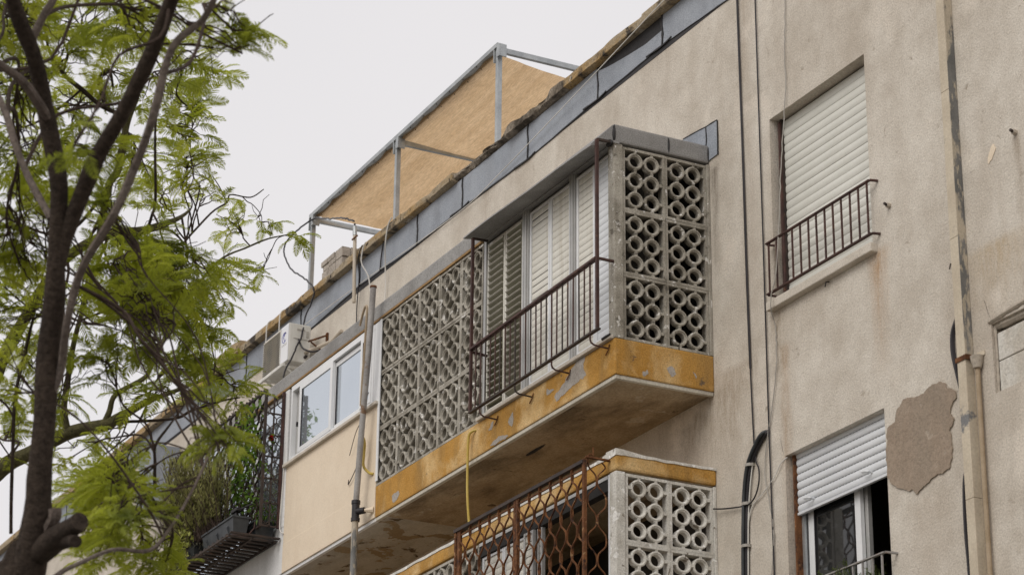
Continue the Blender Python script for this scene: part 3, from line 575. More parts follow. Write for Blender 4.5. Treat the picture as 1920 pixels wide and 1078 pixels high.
leaf_panel(lw, -1.62, -1.232, Z0, Z1, yw, lambda k: 88 - (7 if k > 22 else 4 if 9 < k < 16 else 0) + .6 * math.sin(k * 3.3), 'slat_cream', 'white_alu')
leaf_panel(lw, -1.226, -.84, Z0, Z1, yw, lambda k: 88.5 - (3 if k in (11, 12) else 0) + .5 * math.sin(k * 2.3), 'slat_cream', 'white_alu')
leaf_panel(lw, -.73, -.402, Z0, Z1, yw, lambda k: 88 - (4 if k in (5, 12, 20) else 0) + .7 * math.sin(k * 1.3), 'slat_cream', 'white_alu')
leaf_panel(lw, -.396, -.108, Z0, Z1, yw, lambda k: 88.5 + .5 * math.sin(k * 1.9), 'slat_white', 'white_alu')
MB().box(-2.48, -.11, yw + .32, yw + .36, .04, 1.75).build('shade_backing', 'dark_room', lw)  # added dark sheet, gives the gaps between the slats their shade

# lower balcony window behind the rusty grille
lw2 = thing('louvre_window', (-1.9, -B + .05, -3.0), 'white louvred shutter partly drawn across the lower opening behind the rusty grille', 'louvre window')
leaf_panel(lw2, -2.5, -2.08, -2.97, -1.31, yw, lambda k: 88 + .6 * math.sin(k * 1.7), 'slat_cream', 'white_alu')
leaf_panel(lw2, -2.075, -1.66, -2.97, -1.31, yw, lambda k: 88 + .6 * math.sin(k * 2.7), 'slat_cream', 'white_alu')
leaf_panel(lw2, -1.62, -1.44, -2.97, -1.31, yw - .04, lambda k: 84, 'slat_cream', 'alu')
leaf_panel(lw2, -1.42, -1.33, -2.97, -1.31, yw - .01, lambda k: 84, 'slat_cream', 'alu')
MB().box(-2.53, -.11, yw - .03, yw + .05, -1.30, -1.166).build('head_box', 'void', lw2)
MB().box(-2.53, -.155, yw - .036, yw - .031, -1.20, -1.17).build('head_trim', 'alu', lw2)
MB().box(-.15, -.107, yw - .034, yw + .02, -2.99, -1.168).build('side_post', 'white_alu', lw2)

# ------------------------------------------------------------ sliding windows
sw = thing('sliding_window', (-6.14, -B + .03, .903), 'white sliding window of reflective panes above the cream infill wall', 'sliding window', 'white sliding windows')
y = -B + .03; fx0, fx1, fz0, fz1 = -7.235, -5.003, .9035, 1.782
m = MB(); m.box(fx0, fx1, y - .036, y + .05, fz0, fz0 + .045); m.box(fx0, fx1, y - .036, y + .05, fz1 - .06, fz1); m.box(fx0, fx0 + .04, y - .035, y + .05, fz0 + .045, fz1 - .06); m.box(fx1 - .05, fx1, y - .035, y + .05, fz0 + .045, fz1 - .06)
m.build('frame', 'white_alu', sw)
def sash(par, x0, x1, yy, z0, z1, st=.055, glass='glass', fm='white_alu', rail=.05):
    m = MB(); m.box(x0, x0 + st, yy - .017, yy + .017, z0, z1); m.box(x1 - st, x1, yy - .017, yy + .017, z0, z1); m.box(x0 + st, x1 - st, yy - .015, yy + .015, z0, z0 + rail); m.box(x0 + st, x1 - st, yy - .015, yy + .015, z1 - rail, z1)
    s_ = m.build('sash', fm, par); MB().box(x0 + st - .004, x1 - st + .004, yy - .004, yy + .002, z0 + rail - .004, z1 - rail + .004).build('pane', glass, s_)
    MB().box(x0 + st - .003, x0 + st + .008, yy - .0155, yy - .005, z0 + rail, z1 - rail).build('gasket', 'black_pvc', s_); return s_
sash(sw, -6.985, -6.075, y - .024, fz0 + .047, fz1 - .062, .06)
sash(sw, -6.12, -5.335, y + .014, fz0 + .047, fz1 - .075, .06)
sash(sw, -5.34, -5.055, y - .024, fz0 + .047, fz1 - .062, .05)
MB().box(-7.19, -6.99, y + .02, y + .03, fz0 + .05, fz1 - .07).build('pane', 'alu', sw)
MB().box(-7.08, -7.06, y - .03, y + .01, 1.28, 1.33).build('latch', 'black_pvc', sw)
sw.location  # (kept where it is)
# window behind the half-open roller shutter
w2 = thing('sliding_window', (1.73, .15, -2.89), 'white framed sliding window with one dark pane under the half-raised roller shutter', 'sliding window', 'white sliding windows')
m = MB(); m.box(W2[0] + .002, W2[0] + .05, .09, .2, W2[2], W2[3]); m.box(W2[1] - .05, W2[1] - .002, .15, .22, W2[2], W2[3]); m.box(W2[0] + .05, W2[1] - .05, .12, .2, W2[2], W2[2] + .05); m.build('frame', 'white_alu', w2)
m = MB(); m.box(W2[0] + .05, W2[0] + .09, .10, .12, W2[2] + .05, -1.65); m.build('jamb_strip', 'galv', w2)
sash(w2, W2[0] + .10, 1.86, .15, W2[2] + .05, W2[3] - .01, .075, 'dark_glass')
sash(w2, 1.80, 1.905, .19, W2[2] + .05, W2[3] - .01, .045, 'dark_glass', 'alu')
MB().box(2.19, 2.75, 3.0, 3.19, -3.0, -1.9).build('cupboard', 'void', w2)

# ------------------------------------------------------------ roller shutters
def roller_slat(w, mat, pitch, depth):
    mb = MB(); n = 6; pr = []
    for i in range(n + 1):
        t = i / n; pr.append((-depth * math.sin(math.pi * min(1, t * 1.0)) ** .7, pitch * (.025 + .95 * t)))
    pr2 = [(y + .008, z) for y, z in pr]; mb.prism([(0, y, z) for y, z in pr + pr2[::-1]], (w, 0, 0))
    me = mb.mesh('slat', mat, True); me.set_sharp_from_angle(angle=R(60)); return me
def roller(label, x0, x1, z0, z1, y, pitch, mat, guide, group):
    t = thing('roller_shutter', ((x0 + x1) / 2, y, z0), label, 'roller shutter', group); n = int(round((z1 - z0) / pitch)); me = roller_slat(x1 - x0 - .05, mat, pitch, .0065 if mat == 'slat_ivory' else .010)
    for k in range(n): inst('slat', me, t, (x0 + .025, y + rnd.uniform(-.0012, .0012), z0 + k * pitch))
    MB().box(x0 + .03, x1 - .03, y + .012, y + .016, z0 + .01, z0 + n * pitch).build('slat_backing', 'blackiron', t)
    m = MB(); m.box(x0, x0 + .022, y - .03, y + .03, W2[2] + .02 if z0 < -1 else z0 - .02, z1 + .02); m.build('guide_rail', guide, t)
    m = MB(); m.box(x1 - .022, x1 - .002, y - .03, y + .03, W2[2] + .02 if z0 < -1 else z0 - .02, z1 + .02); m.build('guide_rail', 'alu', t); return t
rs1 = roller('fully closed ivory roller shutter in the upper window', W1[0] + .035, W1[1], .166, 1.82, .11, .0752, 'slat_ivory', 'blackiron', 'roller shutters of the wall windows')
MB().box(W1[0] + .036, W1[0] + .06, .06, .079, .19, 1.80).build('guide_trim', 'maroon', rs1)
rs2 = roller('white roller shutter half raised over the lower window', W2[0] + .035, W2[1], -1.668, -1.19, .075, .0635, 'slat_white', 'rust', 'roller shutters of the wall windows')
mb = MB(); pitch = .0635
for k in range(1, 8):
    x = W2[0] + .08
    while x < W2[1] - .05: mb.box(x, x + .02, .0755, .079, -1.668 + k * pitch - .0015, -1.668 + k * pitch + .0022); x += .042
mb.build('vent_slot', 'void', rs2, kind='stuff')
for x in (1.33, 2.12): MB().tube([(x, .07, -1.64 + .03), (x, .035, -1.635 + .03), (x - .02, .025, -1.632 + .03), (x - .07, .025, -1.625 + .03)], .010, 7).build('pull_stop', 'slat_white', rs2, smooth=True)
MB().box(W2[0] + .036, W2[1] - .003, .062, .09, -1.69, -1.668).build('bottom_bar', 'slat_white', rs2, bevel=.004)

# ------------------------------------------------------------ railings
def bar_rail(t, a, b, n, z_lo, mat, r=.0075):
    pass
rb = thing('balcony_railing', (-1.2, -1.15, 0), 'rusty maroon bar railing with two tall posts before the louvre windows', 'railing')
def RP(t, z): return (-2.38 + 2.385 * t, -1.15, (.628 if z else .012) + (.055 if z else .022) * t)
MB().beam(RP(0, 1), RP(1, 1), .045, .02).build('handrail', 'maroon', rb)
MB().beam(RP(-.01, 0), RP(1.015, 0), .035, .014).build('bottom_rail', 'blackiron', rb)
MB().beam((.005, -1.16, .684), (-.02, -B - .003, .695), .03, .016).build('handrail_return', 'maroon', rb)
MB().beam((-2.37, -1.15, .60), (-2.40, -B - .003, .60), .02, .02).build('handrail_return', 'maroon', rb)
for i in range(1, 24):
    t = i / 24.2; a = RP(t, 0); b = RP(t, 1); jx = rnd.uniform(-.006, .006); leg = i in (2, 9, 16, 23)
    p = [(b[0], b[1], b[2] - .008), (a[0] + jx, a[1], a[2])]
    if leg: p += [(a[0] + jx, a[1], a[2] - .05), (a[0] + jx, a[1] + .01, a[2] - .075), (a[0] + jx + .003, a[1] + .04, a[2] - .092), (a[0] + jx, -B + .01, a[2] - .098)]
    MB().tube(p, .0085 if leg else .0075, 6).build('bar', 'maroon' if i % 3 else 'blackiron', rb, smooth=True)
    if leg: MB().tube([(a[0] - .03, -B - .012, a[2] - .15), (a[0] + .02, -B - .014, a[2] - .12), (a[0] + .03, -B - .008, a[2] - .07)], .006, 5).build('anchor', 'rust', rb, smooth=True)
for x, zt in ((-2.385, 1.745), (.012, 1.79)):
    MB().beam((x, -1.15, .012 if x < -1 else .035), (x, -1.15, zt), .026, .026, (0, 1, 0)).build('post', 'maroon', rb)
    MB().beam((x, -1.15, zt), (x - .01, -B - .015, zt + .01), .02, .02).build('post_bracket', 'blackiron', rb)
# small hook over the sill corner
MB().tube([(-.16, -B - .035, .028), (-.1, -B - .035, .03), (-.03, -B - .03, .03)], .012, 6).build('sill_strip', 'tar', rb)

def window_rail(label, x0, x1, zt, zb, y, n, mat, group, ret_l=True):
    t = thing('window_railing', ((x0 + x1) / 2, y, zb), label, 'railing', group)
    for z, w in ((zt, .028), (zb, .03)):
        MB().beam((x0 - .015, y, z), (x1 + .01, y, z), w, .011).build('rail', mat, t)
        MB().beam((x1 + .01, y, z), (x1 + .03, -.001, z), .022, .014).build('wall_stay', mat, t)
        if ret_l: MB().beam((x0 - .01, y, z - .005), (x0 + .02, -.001, z - .012), .018, .014).build('wall_stay', mat, t)
    for i in range(n):
        x = x0 + .02 + (x1 - x0 - .05) * i / (n - 1); MB().beam((x, y, zb), (x + rnd.uniform(-.004, .004), y, zt), .013, .013, (0, 1, 0)).build('bar', mat, t)
    return t
window_rail('thin maroon railing across the closed ivory shutter', .975, 2.44, .674, .222, -.065, 13, 'maroon', 'window railings')
r2 = window_rail('pale rusty window railing with a fern pot behind it', 1.05, 2.46, -2.345, -2.86, -.1, 12, 'oldpole', 'window railings')

# ------------------------------------------------------------ security grilles of wavy bars
def wave_pts(f, z0, z1, per, amp, ph):
    """trapezoid wave from z0 up to z1; f(o, z) maps offset and height to a point"""
    pts = []; z = z0; seq = ((-1, .28), (1, .22), (1, .28), (-1, .22))
    zz = z0 - per * ph; k = 0; state = [(-1, 0), (-1, .28), (1, .5), (1, .78), (-1, 1.0)]
    while zz < z1:
        for s_, q in state[:-1]:
            h = zz + q * per
            if z0 <= h <= z1: pts.append(f(s_ * amp, h))
        zz += per
    if not pts or pts[0][2] > z0 + .01: pts.insert(0, f((pts[0] and 0), z0))
    pts.append(f(0, z1)); return spline([tuple(p) for p in pts], 3) if len(pts) > 3 else pts
gr = thing('security_grille', (-1.33, -1.2, -3.0), 'rusty grille of wavy iron bars in front of the lower balcony opening', 'security grille')
GY, GZ0, GZ1 = -1.2, -2.98, -1.10
for x, w in ((-2.52, .03), (-2.46, .045), (-1.36, .035), (-1.315, .03), (-.125, .03)):
    MB().beam((x, GY + (.004 if w > .032 else 0), GZ0), (x, GY + (.004 if w > .032 else 0), GZ1 + (.03 if x > -.2 else 0)), w, .03, (0, 1, 0)).build('post', 'rust', gr)
MB().beam((-2.54, GY, GZ1 + .012), (-.125, GY, GZ1 + .008), .045, .03).build('top_rail', 'blackiron', gr)
MB().beam((-2.54, GY, GZ0), (-.125, GY, GZ0), .04, .03).build('bottom_rail', 'rust', gr)
MB().beam((-2.45, GY + .002, GZ1 - .045), (-.14, GY + .002, GZ1 - .05), .014, .012).build('tie_bar', 'rust', gr)
def wavy(par, x0, x1, n, mat, y, z0, z1, per=.335, w=.015):
    sp = (x1 - x0) / n
    for i in range(n):
        xc = x0 + sp * (i + .5); s_ = 1 if i % 2 else -1
        pts = wave_pts(lambda o, z: (xc + s_ * o + .006 * mnoise.noise(Vector((z * 3, i, 0))), y + .006 * s_, z), z0, z1, per, sp * .43, .2)
        mb = MB(); k = len(pts)
        for p, q in zip(pts, pts[1:]): pass
        # flat bar standing edge-on: swept rectangle
        for j, p in enumerate(pts):
            p = Vector(p); a = Vector(pts[max(j - 1, 0)]); b = Vector(pts[min(j + 1, k - 1)]); t = (b - a).normalized(); nx = Vector((t.z, 0, -t.x)) * .0046
            for sx, sy in ((-1, -1), (1, -1), (1, 1), (-1, 1)): mb.v.append(tuple(p + nx * sx + Vector((0, w / 2 * sy, 0))))
        for j in range(k - 1):
            for e in range(4): a = j * 4 + e; b = j * 4 + (e + 1) % 4; mb.f.append((a, b, b + 4, a + 4))
        mb.f.append((0, 1, 2, 3)); mb.f.append((k * 4 - 1, k * 4 - 2, k * 4 - 3, k * 4 - 4)); mb.build('bar', mat, par)
wavy(gr, -2.43, -1.385, 11, 'rust', GY, GZ0, GZ1 - .005)
wavy(gr, -1.295, -.145, 12, 'rust', GY, GZ0, GZ1 - .005)
# its broken return to the wall corner
for i, yc in enumerate((-1.125, -1.04)):
    s_ = 1 if i else -1
    pts = wave_pts(lambda o, z: (-.125 + .012 * (i - .5), yc + s_ * o, z), -2.9, -1.02 - .06 * i, .335, .034, .2)
    MB().tube(pts, .007, 5).build('bar', 'rust', gr, smooth=True)
MB().beam((-.125, -1.19, -1.05), (-.10, -B - .005, -1.06), .03, .014).build('wall_stay', 'rust', gr)
MB().tube([(-.12, -1.12, -1.05), (-.12, -1.12, -.96)], .005, 5).build('bar', 'rust', gr)

# planted window cage further along the bay
cg = thing('window_cage', (-9, -1.1, .2), 'dark iron window cage with wavy bars holding planters beside the cream wall', 'window cage')
CX, CY = -7.4, -1.21
for (x, y) in ((CX, -B - .03), (CX, CY), (-10.5, CY), (-10.5, -B - .03)): MB().beam((x, y, .2), (x, y, 1.77), .03, .03, (0, 1, 0)).build('post', 'maroon' if y > -1.1 and x > -8 else 'blackiron', cg)
for z in (.21, .47, .75, 1.0, 1.25, 1.5): MB().beam((CX, -B - .03, z), (CX, CY, z), .016, .016).build('side_bar', 'blackiron', cg)
MB().beam((CX, -1.11, .2), (CX, -1.11, 1.7), .016, .016, (0, 1, 0)).build('side_bar', 'blackiron', cg)
for z in (.2, 1.76): MB().beam((-10.5, CY, z), (CX, CY, z), .03, .02).build('rail', 'blackiron', cg)
wavy(cg, -10.45, CX - .02, 34, 'blackiron', CY, .2, 1.80, .2, .022)
for i in range(3):
    s_ = 1 if i % 2 else -1; yc = -1.04 - .075 * i
    MB().tube(wave_pts(lambda o, z: (CX + .004, yc + s_ * o, z), .22, 1.72, .22, .03, .2), .006, 5).build('bar', 'blackiron', cg, smooth=True)
for i in range(24):
    x = -10.4 + i * .13; MB().box(x, x + .055, -1.56, -B - .012, .07, .085).build('shelf_slat', 'blackiron', cg)
for yy in (-1.55, -1.28, -1.0): MB().beam((-10.5, yy, .06), (CX - .02, yy, .06), .02, .018).build('shelf_rail', 'blackiron', cg)
for x in (-7.5, -8.6, -9.8): MB().tube([(x, CY, .5), (x, CY - .03, .2), (x, CY - .1, .1), (x, -1.55, .08)], .008, 5).build('shelf_bracket', 'maroon', cg, smooth=True)
sw3 = thing('sliding_window', (-9, -B + .03, .23), 'pale window behind the planted iron cage', 'sliding window', 'white sliding windows')
sash(sw3, -8.3, -7.425, -B + .05, .222, 1.80, .05); sash(sw3, -9.3, -8.3, -B + .05, .222, 1.80, .05); sash(sw3, -10.55, -9.3, -B + .05, .222, 1.80, .05)

# ------------------------------------------------------------ rooftop pergola
pg = thing('shade_pergola', (-7.4, 1.0, 3.2), 'galvanised rooftop pergola carrying a tan shade cloth', 'pergola')
PZ = lambda x: 5.17 + (x + 7.4) * .012
for x in (-9.96, -7.40, -4.77):
    for yy in (.3, 2.9):
        MB().beam((x, yy, 3.2), (x, yy, PZ(x) - .03), .055, .055, (0, 1, 0)).build('post', 'galv', pg, bevel=.004)
    MB().box(x - .05, x - .036, .255, .345, PZ(x) - .19, PZ(x) - .02).build('bracket', 'galv', pg, bevel=.004)
    MB().box(x + .036, x + .10, .25, .264, PZ(x) - .16, PZ(x) - .01).build('bracket', 'galv', pg, bevel=.004)
    MB().box(x + .085, x + .10, .264, .345, PZ(x) - .16, PZ(x) - .01).build('bracket', 'galv', pg, bevel=.004)
    MB().beam((x + .06, .34, PZ(x) - .075), (x + .06, 2.86, PZ(x) - .07), .045, .06).build('cross_beam', 'galv', pg)
MB().beam((-10.0, .3, PZ(-10)), (-4.73, .3, PZ(-4.73)), .09, .05).build('front_beam', 'galv', pg)
MB().beam((-10.0, 2.9, PZ(-10)), (-4.73, 2.9, PZ(-4.73)), .05, .06).build('back_beam', 'galv', pg)
mb = MB(); nx, ny = 66, 26
for i in range(nx + 1):
    for j in range(ny + 1):
        u = i / nx; v = j / ny; x = -9.86 + u * 5.0; edge = .035 * abs(math.sin(u * math.pi * 9.5)) ** .8
        y_ = .285 + (2.86 - .285) * v + edge * (1 - v) ** 3
        x2 = x + (.10 * math.sin(math.pi * v) * (-(u - .5) * 2) * abs(2 * u - 1))
        bay = (u * 2) % 1; z = PZ(x) - .034 - .13 * math.sin(math.pi * v) * (.35 + .65 * math.sin(math.pi * bay)) - .02 * math.exp(-v * 6) * abs(math.sin(u * math.pi * 9.5)) * v * 6 + (.0 if v > 0 else .0) + .009 * mnoise.noise(Vector((x * 1.2, y_ * 6, 0)))
        mb.v.append((x2, y_, z))
for i in range(nx):
    for j in range(ny): a = i * (ny + 1) + j; mb.f.append((a, a + ny + 1, a + ny + 2, a + 1))
mb.build('shade_cloth', 'cloth', pg, smooth=True)
for i in range(14):
    u = (i + .5) / 15 * 5.2; x = -9.95 + u; MB().tube([(x, .275, PZ(x) - .035), (x, .28, PZ(x) + .035), (x, .335, PZ(x) + .032), (x, .34, PZ(x) - .05)], .005, 4).build('cable_tie', 'black_pvc', pg)

# stack of bricks on the roof edge
bs = thing('brick_stack', (-8.75, .25, 3.2), 'pale brick stack standing on the roof edge under the pergola', 'brick stack')
bm_ = MB().box(-.1, .1, -.05, .05, 0, .062).mesh('brick', 'brickgrey')
MB().box(-9.13, -8.55, .14, .44, 3.2, 3.70).build('core', 'mortar', bs)
for k in range(7):
    for j in range(3):
        for i in range(3):
            if j == 1 and i == 1: continue
            o = inst('brick', bm_, bs, (-9.06 + i * .215 + (.03 if k % 2 else 0) + rnd.uniform(-.01, .01), .16 + j * .115 + rnd.uniform(-.008, .008), 3.702 + k * .068), (0, 0, rnd.uniform(-.04, .04)))

# ------------------------------------------------------------ air conditioner
ac = thing('air_conditioner', (-9.2, -.28, 2.66), 'white outdoor air conditioning unit hung under the roof edge', 'air conditioner')
AX0, AX1, AY0, AY1, AZ0, AZ1 = -9.59, -8.80, -.42, -.14, 2.70, 3.18
MB().box(AX0, AX1, AY0, AY1, AZ0, AZ1).build('casing', 'ac_white', ac, bevel=.012)
for k in range(15):
    z = AZ0 + .034 + k * .0285; MB().beam((AX0 + .02, AY0 - .012, z), (AX1 - .25, AY0 - .012, z), .016, .011, (0, -.6, 1)).build('grille_slat', 'ac_grille', ac)
MB().box(AX0 + .015, AX1 - .245, AY0 - .003, AY0 - .0005, AZ0 + .02, AZ1 - .02).build('grille_backing', 'duct_grey', ac)
for x in (AX0 + .01, AX1 - .248): MB().box(x, x + .012, AY0 - .014, AY0 - .001, AZ0 + .02, AZ1 - .02).build('grille_frame', 'ac_white', ac)
pn = MB().box(AX1 - .232, AX1 - .004, AY0 - .008, AY0 - .0008, AZ0 + .008, AZ1 - .008).build('front_panel', 'ac_panel', ac, bevel=.003)
def arc(cx, cz, r, a0, a1, wd, n=12):
    mb = MB(); y = AY0 - .0095
    for i in range(n + 1):
        t = i / n; a = R(a0 + (a1 - a0) * t); w = wd * math.sin(math.pi * (.12 + .88 * t)) ** .6 + .001
        for rr in (r - w, r + w):
            for yy in (y, y + .0015): mb.v.append((cx + rr * math.cos(a), yy, cz + rr * math.sin(a)))
    for i in range(n):
        a = i * 4; b = a + 4
        for p, q in ((0, 1), (1, 3), (3, 2), (2, 0)): mb.f.append((a + p, a + q, b + q, b + p))
    return mb.build('logo', 'logo_blue', pn)
arc(-8.905, 3.035, .042, 60, 250, .012); arc(-8.895, 3.045, .026, 200, 20, .009); arc(-8.93, 3.02, .062, 290, 40, .006); arc(-8.9, 3.0, .03, 180, 340, .007)
mb = MB()
for i in range(6):
    x = -8.99 + i * .026; mb.box(x, x + .004, AY0 - .010, AY0 - .008, 2.915, 2.937)
    mb.box(x + .005, x + .015, AY0 - .010, AY0 - .008, 2.933 if i % 2 else 2.915, 2.937 if i % 2 else 2.919)
mb.build('lettering', 'grey_cord', pn)
for (y0, y1, z0, z1) in ((-.32, -.22, 3.10, 3.118), (-.2, -.17, 3.02, 3.1), (-.36, -.18, 2.99, 2.994)): MB().box(AX1 + .001, AX1 + .007, y0, y1, z0, z1).build('side_handle', 'grey_cord', ac)
for x in (AX0 + .1, AX1 - .1):
    MB().beam((x, -.47, 2.655), (x, -.002, 2.655), .035, .035).build('bracket', 'ac_white', ac); MB().beam((x, -.40, 2.64), (x, -.004, 2.36), .025, .025).build('bracket', 'ac_white', ac)
MB().beam((AX0 - .06, -.45, 2.66), (AX1 - .05, -.45, 2.66), .03, .04).build('bracket', 'ac_white', ac)
MB().beam((AX0 - .06, -.12, 2.66), (AX1 - .05, -.12, 2.66), .03, .04).build('bracket', 'ac_white', ac)
MB().tube([(AX1, -.2, 2.83), (AX1 + .05, -.2, 2.83), (-8.4, -.03, 2.88), (-8.15, -.02, 2.93)], .022, 8).build('insulated_pipe', 'pvc_beige', ac, smooth=True)
for dz in (0, -.06): MB().lathe([(.0, 0), (.018, 0), (.018, .05), (.0, .05)], (AX1, -.19 + dz * .3, 2.83 + dz), 8, 'x', False).build('valve', 'blackiron', ac)
sb = thing('wall_bracket', (-8.6, -.1, 2.9), 'small rusty triangular wall bracket beside the air conditioner', 'bracket')
MB().beam((-8.6, -.015, 2.76), (-8.6, -.015, 3.05), .04, .02, (0, 1, 0)).build('upright', 'rust', sb); MB().beam((-8.6, -.015, 3.02), (-8.6, -.25, 2.9), .02, .02).build('arm', 'rust', sb); MB().beam((-8.6, -.015, 2.78), (-8.6, -.22, 2.9), .015, .015).build('brace', 'rust', sb)

# ------------------------------------------------------------ pipes and poles
op = thing('drain_pole', (-5.0, -1.1, G), 'flaking grey pole leaning past the white sliding window with a black coupling', 'pole')
P0, P1 = Vector((-4.80, -1.10, 2.094)), Vector((-5.062, -1.10, -.16))
MB().tube([P0, P0.lerp(P1, .33) + Vector((.012, 0, 0)), P0.lerp(P1, .66) + Vector((-.006, 0, 0)), P1], .031, 12).build('pole', 'oldpole', op, smooth=True)
MB().tube([(-5.064, -1.10, -.2), (-5.10, -1.10, -3.5), (-5.11, -1.10, G)], .034, 12).build('lower_pole', 'duct_grey', op, smooth=True)
MB().lathe([(.0, .0), (.036, 0), (.036, .02), (.0, .02)], (-4.80, -1.10, 2.094), 10, 'z', False).build('cap', 'rust', op)
MB().lathe([(.0, 0), (.046, 0), (.046, .035), (.040, .04), (.040, .175), (.046, .18), (.046, .215), (0, .215)], (-5.062, -1.10, -.33), 14, 'z', False).build('coupling', 'black_pvc', op, smooth=True)
MB().tube([(-5.06, -1.10, -.235), (-4.99, -1.07, -.235), (-4.955, -1.05, -.235)], .034, 10).build('coupling_branch', 'black_pvc', op, smooth=True)
MB().tube([(-4.955, -1.05, -.235), (-4.90, -B - .002, -.235)], [.016, .035], 8).build('sealant', 'cream', op, smooth=True)
cable('bent_rod', [(-5.30, -1.02, 1.86), (-5.2, -1.03, 1.97), (-5.12, -1.04, 2.01), (-5.06, -1.05, 1.96), (-5.075, -1.05, 1.7), (-5.12, -1.05, 1.2), (-5.16, -1.04, .93)], .013, 'gascopper', 'bent orange-brown rod tied beside the flaking pole', 'rod', n=7)
ap = thing('antenna_pole', (-7.55, -.14, 3.1), 'beige vertical pipe in front of the roof edge with a black cable on top', 'pipe')
MB().tube([(-7.535, -.14, 3.05), (-7.56, -.14, 3.6), (-7.575, -.14, 3.9)], .022, 10).build('pipe', 'pvc_beige', ap, smooth=True)
MB().tube([(-7.575, -.14, 3.9), (-7.59, -.14, 4.02)], .026, 10).build('upper_pipe', 'galv', ap, smooth=True)
MB().tube([(-7.59, -.14, 4.02), (-7.592, -.14, 4.06)], .012, 8).build('cap', 'black_pvc', ap)
MB().box(-7.60, -7.45, -.17, -.155, 3.845, 3.86).build('clip', 'rust', ap)
dp = thing('downpipe', (3.47, -.04, G), 'square tan downpipe with peeling grey paint on the right of the wall', 'downpipe')
mb = MB(); zs_ = [3.6, 2.2, 1.0, -.2, -1.15, -2.2, -3.4, G]
for a, b in zip(zs_, zs_[1:]): mb.box(3.43, 3.525, -.078, -.001, b + .002, a)
mb.build('pipe', 'duct', dp, bevel=.004)
MB().box(3.5255, 3.529, -.076, -.003, -1.12, 3.6).build('grey_side', 'duct_grey', dp)
for (x, a, b) in ((3.392, .95, 1.62), (3.405, .62, 1.25), (3.385, 1.2, 1.7)): MB().prism([(x - .012, -.003, (a + b) / 2), (x, -.003, a), (x + .009, -.003, (a * 2 + b) / 3), (x + .006, -.003, b), (x - .008, -.003, b - .1)][::-1], (0, .0025, 0)).build('paint_scuff', 'membrane', dp)
MB().box(3.418, 3.54, -.086, -.079, -1.165, -1.13).build('clamp', 'rust', dp); MB().box(3.5295, 3.54, -.079, -.002, -1.165, -1.13).build('clamp', 'rust', dp); MB().box(3.5405, 3.66, -.01, -.002, -1.16, -1.125).build('clamp', 'duct', dp)
gp = thing('gas_pipe', (3.6, -.04, G), 'thin ochre pipe running beside the square downpipe', 'pipe')
MB().tube([(3.60, -.03, -1.25), (3.60, -.035, -2.2), (3.60, -.035, -4), (3.60, -.035, G)], .019, 9).build('pipe', 'gascopper', gp, smooth=True)
MB().lathe([(0, 0), (.03, 0), (.045, .05), (.05, .09), (0, .1)], (3.605, -.035, -1.25), 9, 'z', False).build('mortar_collar', 'mortar', gp, smooth=True)

# ------------------------------------------------------------ cables and hoses
def yb(x, z): return (x, -.016, z)
cable('cable', [yb(.538, 3.64), yb(.545, 3.0), yb(.565, 1.7), yb(.575, .6), yb(.592, -.3)], .0105, 'black_pvc', 'thick black cable running down the wall right of the balcony end screen', group='cables on the wall')
cable('cable', [yb(.592, -.3), yb(.605, -.7), yb(.62, -1.02), (.66, -.03, -1.13), (.70, -.03, -1.21), (.69, -.03, -1.33), (.62, -.03, -1.43), (.5, -.03, -1.46), (.2, -.03, -1.41), (.02, -.05, -1.37)], .007, 'black_pvc', 'thin black cable looping across to the lower end screen', group='cables on the wall')
cable('cable', [yb(.83, 3.64), yb(.832, 2.6), yb(.842, .8), yb(.845, -.9), yb(.86, -2.2), yb(.87, -4)], .0068, 'black_pvc', 'straight black cable running full height beside the two shuttered windows', group='cables on the wall')
cable('cable', [yb(1.29, 3.64), yb(1.295, 2.9), yb(1.275, 2.55), yb(1.255, 2.3), yb(1.262, 2.05), (1.235, -.03, 1.72), (1.20, -.05, 1.3), (1.17, -.06, .9), (1.14, -.09, .4), (1.04, -.09, .1), yb(.98, -.05), yb(.99, -.3), yb(.93, -.65), yb(.8, -1.02), yb(.77, -1.3), yb(.86, -1.7), yb(.84, -2.0), yb(.7, -2.5), yb(.6, -3.2)], .0048, 'grey_cord', 'wavy thin grey wire crossing the upper shutter', group='cables on the wall', wob=.004)
cable('cable', [(1.06, .01, -1.2), yb(1.0, -1.24), yb(.9, -1.33), yb(.72, -1.42), yb(.55, -1.5), yb(.47, -1.75), yb(.38, -2.3), yb(.3, -3.2)], .0048, 'white_cord', 'thin pale wire running from the lower shutter corner to the conduit', group='cables on the wall')
co = thing('cable_bundle', (.45, -.03, -4), 'bundle of thick black cables curving into the wall under white ties', 'cable bundle')
for k, (dx, dy) in enumerate(((0, -.02), (.03, -.02), (.015, -.05))):
    MB().tube(spline([(.81, .02, -.905), (.775 + dx, dy, -.93), (.66 + dx, dy, -1.0), (.545 + dx, dy, -1.13), (.485 + dx, dy, -1.32), (.455 + dx, dy, -1.6), (.435 + dx, dy, -2.0), (.40 + dx + .015 * k, dy, -2.4), (.4 + dx, dy, -4)], 6), .017 if k < 2 else .014, 8).build('cable', 'black_pvc' if k < 2 else 'planter', co, smooth=True)
MB().tube(spline([(.60, -.02, -1.1), (.545, -.02, -1.32), (.505, -.02, -1.6), (.485, -.02, -2.0), (.46, -.02, -2.6), (.46, -.02, -4)], 6), .006, 6).build('pale_wire', 'white_cord', co, smooth=True)
for (x, z, a) in ((.54, -1.135, .5), (.48, -1.45, .1), (.455, -1.80, .05), (.43, -2.2, .05)): MB().lathe([(.046, -.012), (.046, .012), (.03, .012), (.03, -.012)], (x + .015, -.02, z), 10, 'z').build('cable_tie', 'grey_cord', co)
